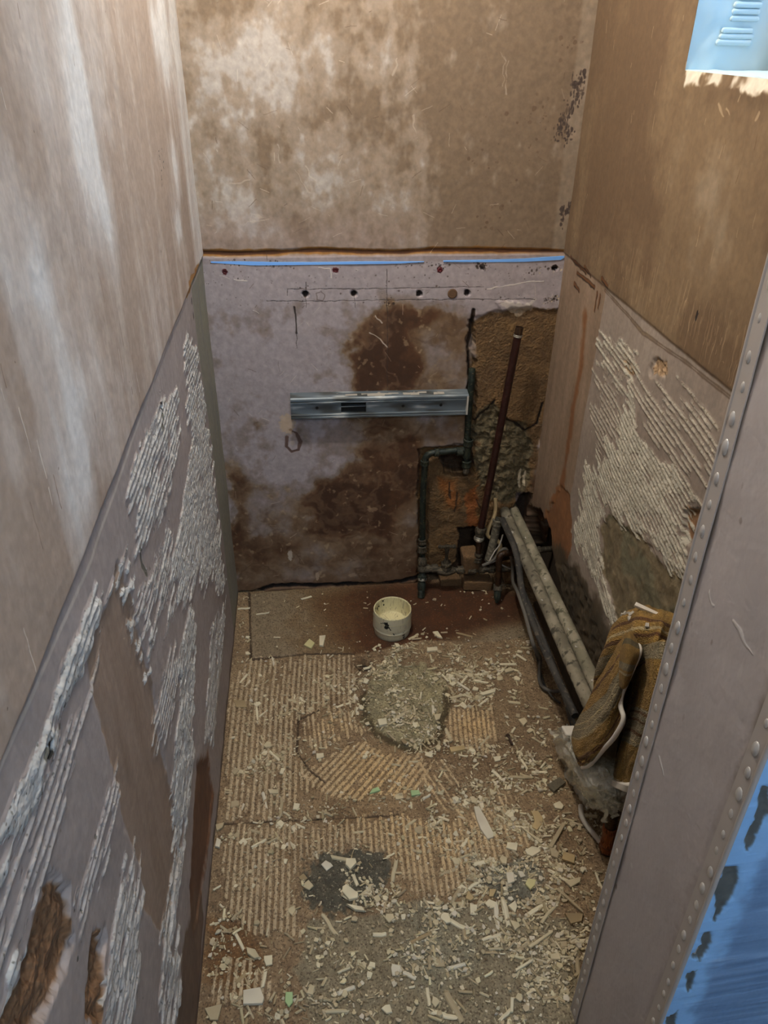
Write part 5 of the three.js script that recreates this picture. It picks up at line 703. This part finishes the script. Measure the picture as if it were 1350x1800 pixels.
  const hemR = [[[.779,.2152,.8902],[.744,.3128,.9814],[.746,.353,1.0145],[.782,.3366,.9924]], [[.778,.1741,.8847],[.745,.2696,.9747],[.747,.3075,1.0085],[.782,.3003,.9928]]].map((r) => r); const lastRow = hemR[1], upRow = hemR[0].map((p, i) => lerp3(lastRow[i], p, 0.55)); obj('hem', sheet([upRow, lastRow], 0.012, 40, 10), hemM, t).userData.label = 'white hem';
  obj('hem', new THREE.TubeGeometry(new THREE.CatmullRomCurve3([...[[.764,.5352,.8852],[.748,.551,.9309],[.738,.5317,.9414],[.732,.4915,.9415],[.728,.4665,.9435],[.726,.4526,.9531],[.726,.4441,.9704],[.72,.4058,.9708],[.716,.3453,.9495],[.716,.264,.9147],[.716,.2261,.8896]]].map(V3)), 100, 0.0042, 8), hemM, t).userData.label = 'white hem';
  const inner = [[[.79,.4691,.8487],[.79,.489,.8705]], [[.8,.3807,.8302],[.795,.4261,.8761]], [[.8,.3233,.832],[.8,.3522,.8671]], [[.8,.2838,.8454],[.8,.3139,.8661]]]; obj('towel_lining', sheet(inner, 0.006, 14, 30, rip(8, 8)), clothTex([[0.2, 0.24, ...dk], [0.3, 0.36, ...pl], [0.6, 0.7, ...dk]], 21, 0), t);
  // crumbs caught on top of the towel
  const cg = lumpy(0.006, 0.004, 0.007, 4.4, 0.0015, 200), R = rng(91);
  for (const [p, s] of [[.795,.4884,.77],[.79,.5084,.7905],[.788,.5186,.8074],[.786,.5277,.8245],[.8,.4678,.7489],[.782,.5159,.8162],[.768,.572,.8992],[.785,.5405,.8366]].map((p) => [p, 0.7 + R() * 0.8])) { const o = obj('plaster_crumb', cg, M.white); o.position.set(...p); o.position.y += 0.008; o.rotation.set(R() * 3, R() * 3, R() * 3); o.scale.setScalar(s); tag(o, 'white plaster crumb caught on top of the striped towel', 'crumb', 'crumbs on the towel'); }
  const sliver = tag(obj('plaster_sliver', lumpy(0.045, 0.006, 0.01, 2.2, 0.002, 90), hemM), 'long white plaster sliver on top of the striped towel', 'sliver'); sliver.position.set(...[[.8,.5564,.8324]][0]); sliver.rotation.set(0.1, -0.6, -0.15);
  // riser with a copper joint
  const r0 = [[.8023,0,.901]][0], rx = 0.79, rz = r0[2] + 0.02, rt = thing('copper_riser', 'dark upright pipe with a bright copper joint below the striped towel', 'pipe', [rx, 0, rz]);
  obj('pipe', run([[0, 0.0, 0], [0, 0.44, -0.06]], 0.0115), M.brown, rt); obj('copper_joint', [collar([0, 0.045, -0.006], [0, 0.44, -0.06], 0.0142, 0.05), nut([0, 0.014, -0.002], [0, 0.44, -.06], 0.0165, 0.014)], M.copper, rt);
  // crumpled clear plastic
  const pm = new THREE.MeshPhysicalMaterial({ color: 0xfafaf6, transmission: 0.8, roughness: 0.2, thickness: 0, ior: 1.5, specularIntensity: 1 });
  const rows = [[[.755,.0369,.6262],[.75,.1045,.6842],[.742,.1654,.7639],[.735,.2035,.835],[.74,.2545,.8903],[.76,.2571,.901]], [[.755,.0391,.662],[.735,.1373,.7521],[.725,.2005,.8315],[.722,.2465,.9019],[.735,.2676,.9298],[.76,.2556,.9259]], [[.762,.015,.6941],[.735,.1357,.8002],[.722,.2137,.8839],[.724,.2465,.9345],[.738,.2617,.9543],[.765,.2339,.9406]], [[.77,-.0099,.7311],[.745,.1021,.8223],[.73,.1866,.8998],[.73,.2254,.946],[.745,.2263,.9579],[.77,.1991,.9441]], [[.78,-.0108,.7738],[.76,.0663,.8377],[.745,.1423,.9031],[.745,.176,.9392],[.755,.1855,.9498],[.775,.167,.9401]], [[.785,-.0007,.8084],[.775,.038,.8425],[.765,.0861,.8847],[.765,.1136,.9119],[.77,.1333,.927],[.78,.1355,.9295]]];
  const crease = (k) => (p, a, b) => { const r = (x, y) => Math.abs(fbm(x, y, 3) - 0.5) * 2; p.x += (r(a * 7 + b * 4 + k, b * 6 - a * 3) - 0.2) * 0.034; p.z += (r(a * 6 + 20 + k, b * 7 + a * 4) - 0.2) * 0.03; p.y += (fbm(a * 9 + k, b * 9 + 5, 3) - 0.5) * 0.016; };
  const bag = thing('plastic_sheet', 'crumpled clear plastic sheet stuffed on the floor under the striped towel', 'plastic sheet');
  obj('outer_fold', sheet(rows, 0.0006, 70, 70, crease(0)), pm, bag); obj('inner_fold', sheet(rows.map((r) => r.map((p) => [p[0] + 0.022, p[1] * 0.96, p[2] - 0.012])), 0.0006, 56, 56, crease(9)), pm, bag);
  obj('knot', lumpy(0.022, 0.02, 0.026, 6.6, 0.006, 60).translate(...[[.75,.1436,.7326]][0]), hemM, bag).userData.label = 'white twisted corner of the plastic';
  const sl = tag(obj('slate_flake', lumpy(0.042, 0.004, 0.022, 3.1, 0.009, 60), tint(64, 64, (x, y) => { const n = fbm(x * 8, y * 8); OUT.r = 70 + 40 * n; OUT.g = 64 + 36 * n; OUT.b = 52 + 28 * n; })), 'dark grey flake under the edge of the plastic sheet', 'flake'); const sp = [[.7352,.006,.753]][0]; sl.position.set(sp[0], 0.009, sp[2]); sl.rotation.y = 0.5;
}

// ================= DEBRIS ON THE FLOOR =================
{
  const cm = (r, g, b, s) => { const m = tint(64, 64, (x, y) => { const n = fbm(x * 9 + s, y * 9, 4), f = 0.86 + 0.28 * n; OUT.r = r * f; OUT.g = g * f; OUT.b = b * f; OUT.k = fbm(x * 20, y * 20 + s, 3); }, { roughness: 0.85 }); return m; };
  const pale = [cm(204, 194, 166, 1), cm(184, 171, 141, 4), cm(164, 149, 120, 7), cm(198, 190, 170, 11), cm(146, 127, 96, 15)], greenM = cm(148, 172, 126, 2), yel = cm(188, 180, 132, 3), tanM = cm(172, 150, 110, 5), rustM = cm(62, 44, 34, 6);
  const slab = (outline, t, cx, cz) => { const s = new THREE.Shape(outline.map((p) => new THREE.Vector2(p[0] - cx, -(p[1] - cz)))); return new THREE.ExtrudeGeometry(s, { depth: t, bevelEnabled: true, bevelThickness: 0.0008, bevelSize: 0.0008, bevelSegments: 1 }).rotateX(-Math.PI / 2); };
  const gy = (x, z, r) => { let m = -1; for (const [a, b] of [[0, 0], [r, 0], [-r, 0], [0, r], [0, -r]]) m = Math.max(m, floorH(x + a, z + b)); return m; };
  // distinctive pieces
  const big = [
    [[[.5428,.7957],[.5525,.7966],[.5612,.8254],[.5693,.8601],[.5673,.8692],[.5559,.8721],[.5466,.8487],[.543,.8252]], 0.006, pale[3], 'longest white shard on the floor, leaning across the ridged adhesive'],
    [[[.6619,.8149],[.6764,.8162],[.6815,.8335],[.6762,.8482],[.6615,.8617],[.6538,.8543],[.6637,.8402],[.6638,.8263]], 0.004, tanM, 'wide tan hexagonal chip lying near the shadow of the towel'],
    [[[.5946,.8848],[.614,.8879],[.6076,.904],[.5895,.896]], 0.004, pale[0], 'pale squarish chip just before the grey concrete patch'],
    [[[.626,.9057],[.6421,.8982],[.6538,.9031],[.6555,.9097],[.6364,.9194],[.6275,.9135]], 0.005, pale[0], 'ribbed cream chip shaped like a shell'],
    [[[.7023,.9152],[.7229,.9247],[.7156,.9403],[.6955,.9298]], 0.005, tanM, 'tan square flake near the edge of the towel shadow'],
    [[[.5773,.9474],[.5908,.9486],[.5886,.9664],[.5753,.97]], 0.004, pale[3], 'light grey square chip in the middle of the grey patch'],
    [[[.6165,.9642],[.6303,.9679],[.6253,.9781],[.6154,.9854],[.6093,.9743]], 0.004, yel, 'pale yellow square chip beside the grey patch'],
    [[[.6859,.9765],[.7197,.9713],[.7155,.9804],[.6946,.9892]], 0.004, pale[1], 'curved tan chip near the wall end'],
    [[[.5609,1.0435],[.5755,1.0503],[.5763,1.0557],[.566,1.0623]], 0.005, pale[1], 'thick grooved chip among the dense debris'],
    [[[.5796,1.0075],[.5804,1.0177],[.5742,1.0294],[.5656,1.0152]], 0.004, pale[0], 'pale kite-shaped chip below the grey patch'],
    [[[.5374,.9783],[.5495,.9794],[.5399,.9924],[.5334,.9918]], 0.004, tanM, 'small tan wedge at the edge of the grey patch'],
    [[[.4949,.979],[.5018,.9946],[.4955,.9986],[.4877,.9933]], 0.004, tanM, 'tan triangular chip before the grey patch'],
    [[[.6673,1.0413],[.7001,1.0454],[.6927,1.0578],[.672,1.0613]], 0.005, pale[4], 'large round brown flake close to the wall end'],
    [[[.6339,1.0696],[.634,1.0728],[.5857,1.0974],[.5824,1.094]], 0.005, pale[1], 'long pale stick pointing at the wall end'],
    [[[.7198,.8494],[.7249,.8526],[.6818,.9044],[.6756,.9012]], 0.005, pale[2], 'tan stick near the towel shadow'],
    [[[.6298,.8535],[.6351,.8567],[.6657,.8899],[.6615,.8922]], 0.005, pale[1], 'long thin stick lying by the hexagonal chip'],
    [[[.6693,.9904],[.7011,1.0389],[.7008,1.0433],[.6657,.9947]], 0.005, pale[2], 'longest tan stick in the heap by the wall end'],
    [[[.5307,1.1766],[.5344,1.1779],[.5284,1.1982],[.5246,1.1978]], 0.005, pale[0], 'upright pale stick alone on the bare doorway floor'],
    [[[.5861,1.1156],[.584,1.1194],[.5503,1.134],[.55,1.1311]], 0.005, pale[0], 'pale stick slanting across the grey doorway floor'],
    [[[.1475,1.1325],[.1581,1.1335],[.1582,1.1491],[.1524,1.1549],[.1466,1.1471]], 0.003, greenM, 'bright green painted chip on brown floor'],
    [[[.0755,1.1239],[.1025,1.1218],[.1099,1.1391],[.1073,1.147],[.0766,1.1451]], 0.006, pale[3], 'ribbed white tile fragment by the doorway'],
    [[[.0121,1.1453],[.0392,1.1416],[.0344,1.1642],[.0222,1.1631]], 0.004, pale[2], 'star-shaped grey shard by the doorway wall'],
    [[[.2653,.8906],[.2822,.8921],[.2839,.901],[.2718,.9134],[.2634,.9028]], 0.007, pale[0], 'round cream lump on the dark patch'],
    [[[.2553,.9489],[.2621,.9448],[.2827,.9653],[.2811,.9732],[.2657,.9752],[.2537,.9581]], 0.007, pale[0], 'largest cream lump on the edge of the dark patch'],
    [[[.2608,.9849],[.2883,.9931],[.292,1.0001],[.2752,.9963]], 0.006, pale[0], 'curved cream stick below the dark patch'],
    [[[.2036,.23],[.217,.2471],[.2074,.2666],[.1895,.2516]], 0.003, yel, 'yellow-green chip on the smooth brown screed'],
    [[[.2315,.2207],[.247,.2197],[.2395,.2604],[.2305,.2574]], 0.004, pale[0], 'upright white chip on the smooth brown screed'],
    [[[.5172,.2908],[.5438,.2885],[.5432,.302],[.5152,.304]], 0.004, pale[0], 'pale rectangular tile chip in front of the waste collar'],
    [[[.5419,.2306],[.5548,.2293],[.5631,.2558],[.5515,.2502]], 0.004, pale[0], 'slanted pale chip beside the waste collar'],
    [[[.361,.5366],[.3803,.5347],[.3814,.5509],[.3634,.5546]], 0.007, pale[0], 'cream lump on the round concrete patch'],
    [[[.4983,.5305],[.5154,.5283],[.5086,.5441],[.4996,.5488]], 0.004, pale[1], 'tan square chip on the rim of the concrete patch'],
    [[[.5184,.6318],[.5521,.6298],[.5542,.64],[.52,.6452]], 0.006, tanM, 'yellowish wooden splinter right of the concrete patch'],
    [[[.6987,.5608],[.7151,.5568],[.7178,.5679],[.7065,.5794]], 0.004, pale[1], 'tan kite chip lying clear of the heap'],
    [[[.6232,.4677],[.667,.4537],[.6629,.4652],[.6305,.4741]], 0.005, pale[0], 'broad pale stick in the upper heap'],
    [[[.705,.3916],[.7223,.3826],[.7286,.3937],[.706,.4001]], 0.005, pale[1], 'grey chip beside a twin near the cable'],
    [[[.0142,.4379],[.0407,.4402],[.0474,.4634],[.0226,.4613]], 0.003, pale[4], 'thin brown flake against the adhesive wall'],
    [[[.3319,.7288],[.3434,.7253],[.3476,.7331],[.3247,.74]], 0.004, greenM, 'pale green sliver on the ridged adhesive'],
    [[[.4142,.7406],[.4315,.7421],[.4327,.7511],[.4149,.7539]], 0.004, greenM, 'pale green chip on the tan ridges'],
    [[[.0055,.8209],[.0128,.8268],[.0117,.8422],[.0035,.8389]], 0.005, pale[3], 'white oval chip against the foot of the wall'],
    [[[.0005,.7885],[.0165,.7845],[.0138,.7951],[.0039,.8023]], 0.004, pale[2], 'tan sliver against the foot of the wall'],
    [[[.105,.7099],[.1259,.7133],[.1273,.7223],[.1101,.7207]], 0.005, pale[1], 'tan rounded chip on the ridges near the wall'],
    [[[.0766,1.0492],[.091,1.0546],[.0996,1.0685],[.0916,1.0697],[.0791,1.0595]], 0.005, pale[1], 'curved tan chip on brown soil'],
  ];
  const placed = [];
  for (const [o, t, m, l] of big) {
    const cx = o.reduce((s, p) => s + p[0], 0) / o.length, cz = o.reduce((s, p) => s + p[1], 0) / o.length, r = Math.max(...o.map((p) => Math.hypot(p[0] - cx, p[1] - cz)));
    const c = tag(obj('tile_chip', slab(o, t, cx, cz), m), l, 'chip'); c.position.set(cx, gy(cx, cz, r * 0.6) + 0.0008, cz); c.rotation.x = (hash(placed.length * 13) - .5) * .1; placed.push([cx, cz, r]);
  }
  { const p = [[.6626,.004,.6159]][0], b = thing('rusty_bolt', 'rusty bolt lying beside the adhesive chips', 'bolt', [p[0], gy(p[0], p[2], .01) + 0.004, p[2]]); b.rotation.y = 0.15; obj('shank', prof([0, 0, -0.008], [0, 0, 1], [[0, 0], [0.003, 0], [0.003, 0.026], [0, 0.027]], 12), rustM, b); obj('bolt_head', nut([0, 0, -0.009], [0, 0, 1], 0.0055, 0.005), rustM, b); }
  // broken bits: kinds, then many
  const R = rng(77), kinds = [];
  for (let k = 0; k < 7; k++) { const n = 4 + Math.floor(R() * 3), pts = []; for (let i = 0; i < n; i++) { const a = (i + R() * 0.7) / n * 6.283; pts.push([Math.cos(a) * (0.6 + 0.5 * R()) * 0.01, Math.sin(a) * (0.45 + 0.4 * R()) * 0.01]); } kinds.push(slab(pts, 0.0022 + R() * 0.002, 0, 0)); }
  for (let k = 0; k < 5; k++) { const l = 0.010 + R() * 0.006, w = 0.0026 + R() * 0.0012, h = 0.0036; const s = new THREE.Shape([[-w, 0], [w, 0], [w * 0.75, h * 0.7], [0.0004, h], [-w * 0.7, h * 0.65]].map((a) => new THREE.Vector2(...a))); const g = new THREE.ExtrudeGeometry(s, { depth: l * 2, bevelEnabled: false, steps: 3 }).translate(0, 0, -l); const p = g.attributes.position; for (let i = 0; i < p.count; i++) { p.setX(i, p.getX(i) + (vn(p.getZ(i) * 160, k * 9) - 0.5) * 0.0022); p.setY(i, Math.max(0, p.getY(i) + (vn(p.getZ(i) * 200 + 9, k * 5 + p.getX(i) * 90) - 0.5) * 0.0012)); if (Math.abs(p.getZ(i)) > l * 0.95) p.setZ(i, p.getZ(i) + (vn(p.getX(i) * 600, p.getY(i) * 600 + k) - .5) * 0.006); } g.computeVertexNormals(); kinds.push(g); }
  const heaps = [...[[.6348,1.0283,.1,1.5],[.7138,.9162,.07,1.2],[.6504,.8445,.09,1],[.544,1.0419,.1,1.1],[.6522,1.1148,.09,1.2],[.5954,.708,.08,.8],[.6274,.4262,.07,1.5],[.5806,.3598,.05,.9],[.4246,.2806,.05,1.3],[.413,.3873,.06,1.2],[.4119,.523,.05,.8],[.3073,.4383,.05,.6],[.4834,.6,.05,.7],[.3049,.9754,.05,.9],[.4537,1.0656,.1,.6],[.3422,1.1252,.12,.3],[.5362,1.1623,.1,.35],[.2237,.3914,.05,.5],[.1659,.5014,.05,.5],[.1011,.6163,.06,.35],[.0842,.8333,.07,.3],[.0399,1.0168,.06,.3],[.2133,.7633,.06,.4],[.6837,.6679,.06,.8],[.4249,.8241,.08,.5],[.0496,1.1533,.05,.3],[.2025,1.1496,.1,.25],[.4998,.4935,.05,.6]]];
  const shelfP = P([[.0347,.0112],[.5366,-.0282],[.8384,.0669],[.8138,.2559],[.6772,.2608],[.5138,.1946],[.3522,.2286],[.1966,.2835],[.0507,.2929]]);
  const dens = (x, z) => (0.14 + blobs(heaps, x, z)) * mix(1, 0.16, sm(-0.025, 0.025, shelfP.sd(x, z))) * (0.2 + 1.8 * sm(0.3, 0.7, fbm(x * 24 + 5, z * 24, 3)));
  const pot = (x, z) => Math.hypot(x - 0.431, z - 0.2075) < 0.062;
  const ok = (x, z) => !pot(x, z) && !(x > 0.6 && z > Z1 - 0.012) && Math.hypot(x - 0.79, z - 0.93) > 0.03 && Math.hypot(x - [[.7437,.1285]][0][0], z - [[.7437,.1285]][0][1]) > 0.02 && Math.hypot(x - [[.5316,.0686]][0][0], z - [[.5316,.0686]][0][1]) > 0.022;
  const spot = (top) => { for (let i = 0; i < 4000; i++) { const x = 0.012 + R() * 0.79, z = 0.02 + R() * 1.28; if (ok(x, z) && R() * top < dens(x, z)) return [x, z]; } return [0.4, 0.8]; };
  const zones = [[(x, z) => z < 0.47, 'around the round concrete patch'], [(x, z) => x > 0.52, 'in the heap beside the wall end'], [(x, z) => z > 1.0, 'on the grey doorway floor'], [() => true, 'on the ridged adhesive beds']];
  const tones = ['cream', 'pale tan', 'tan', 'greyish white', 'brown'];
  const proto = kinds.map((g) => pale.map((m) => { const o = new THREE.Mesh(g, m); o.castShadow = o.receiveShadow = true; return o; }));
  for (let i = 0; i < 258; i++) {
    let x, z, s, t = 0; do { [x, z] = spot(2.0); s = 0.65 + 0.8 * R() * (0.5 + z * 0.5); t++; } while (t < 60 && placed.some((p) => Math.hypot(p[0] - x, p[1] - z) < (p[2] + 0.009 * s) * 0.75));
    const k = R() < 0.5 ? Math.floor(R() * 7) : 7 + Math.floor(R() * 5), c = Math.min(4, Math.floor(R() * R() * 5.5)), o = proto[k][c].clone(); o.name = numbered(k > 6 ? 'adhesive_stick' : 'tile_chip'); scene.add(o); placed.push([x, z, 0.009 * s]);
    o.scale.set(s, 0.7 + 0.5 * R(), s * (k > 6 ? 0.7 + 0.9 * R() : 1)); o.rotation.set((R() - 0.5) * 0.22, R() * 6.28, (R() - 0.5) * 0.22); o.position.set(x, gy(x, z, 0.006 * s) + 0.0006, z);
    const zn = zones.find((q) => q[0](x, z))[1], what = k > 6 ? 'narrow stick' : ['pointed', 'pointed', 'blunt', 'blunt', 'broad', 'broad', 'broad'][k] + ' flat chip', sz = s < 1.15 ? 'small' : 'larger'; tag(o, `${sz} ${tones[c]} ${what} of broken adhesive ${zn}`, k > 6 ? 'stick' : 'chip', `${sz} ${tones[c]} ${what}s ${zn}`);
  }
  // what nobody could count: crumbs, splinters and dust
  const mass = (n, name, geos, mats, smin, smax, top, label) => {
    const mt = new THREE.Matrix4(), q = new THREE.Quaternion(), e = new THREE.Euler();
    geos.forEach((g, k) => { const m = new THREE.InstancedMesh(g, mats[k % mats.length], Math.floor(n / geos.length)); m.name = numbered(name); for (let i = 0; i < m.count; i++) { const [x, z] = spot(top), s = smin + (smax - smin) * R() * R(); q.setFromEuler(e.set((R() - 0.5) * 0.7, R() * 6.28, (R() - 0.5) * 0.7)); mt.compose(new THREE.Vector3(x, floorH(x, z) + 0.0012 * s + R() * 0.0015, z), q, new THREE.Vector3(s, s * (0.8 + 0.8 * R()), s * (0.7 + 0.7 * R()))); m.setMatrixAt(i, mt); const c = 0.72 + 0.36 * R(); m.setColorAt(i, new THREE.Color(c, c * (0.96 + 0.04 * R()), c * (0.9 + 0.1 * R()))); } tag(add(m), label, 'debris', null, 'stuff'); });
  };
  const dust = []; for (let k = 0; k < 3; k++) { const g = new THREE.DodecahedronGeometry(0.004, 0), p = g.attributes.position; for (let i = 0; i < p.count; i++) p.setXYZ(i, p.getX(i) * (1 + 0.3 * k), p.getY(i) * 0.6, p.getZ(i)); dust.push(g); }
  mass(4000, 'adhesive_debris', [kinds[0], kinds[2], kinds[4], kinds[6]], [pale[0], pale[1], pale[3], pale[2]], 0.25, 0.8, 2.2, 'small flat crumbs of pale adhesive strewn over the floor');
  mass(2700, 'splinter_debris', [kinds[7], kinds[9], kinds[11]], [pale[0], pale[1], pale[2]], 0.3, 0.85, 2.2, 'short pale adhesive splinters strewn over the floor');
  mass(5000, 'crumb_debris', dust, [pale[0], pale[1], pale[4]], 0.1, 0.42, 1.6, 'fine gritty crumbs dusting the floor');
}

renderer.render(scene, camera);
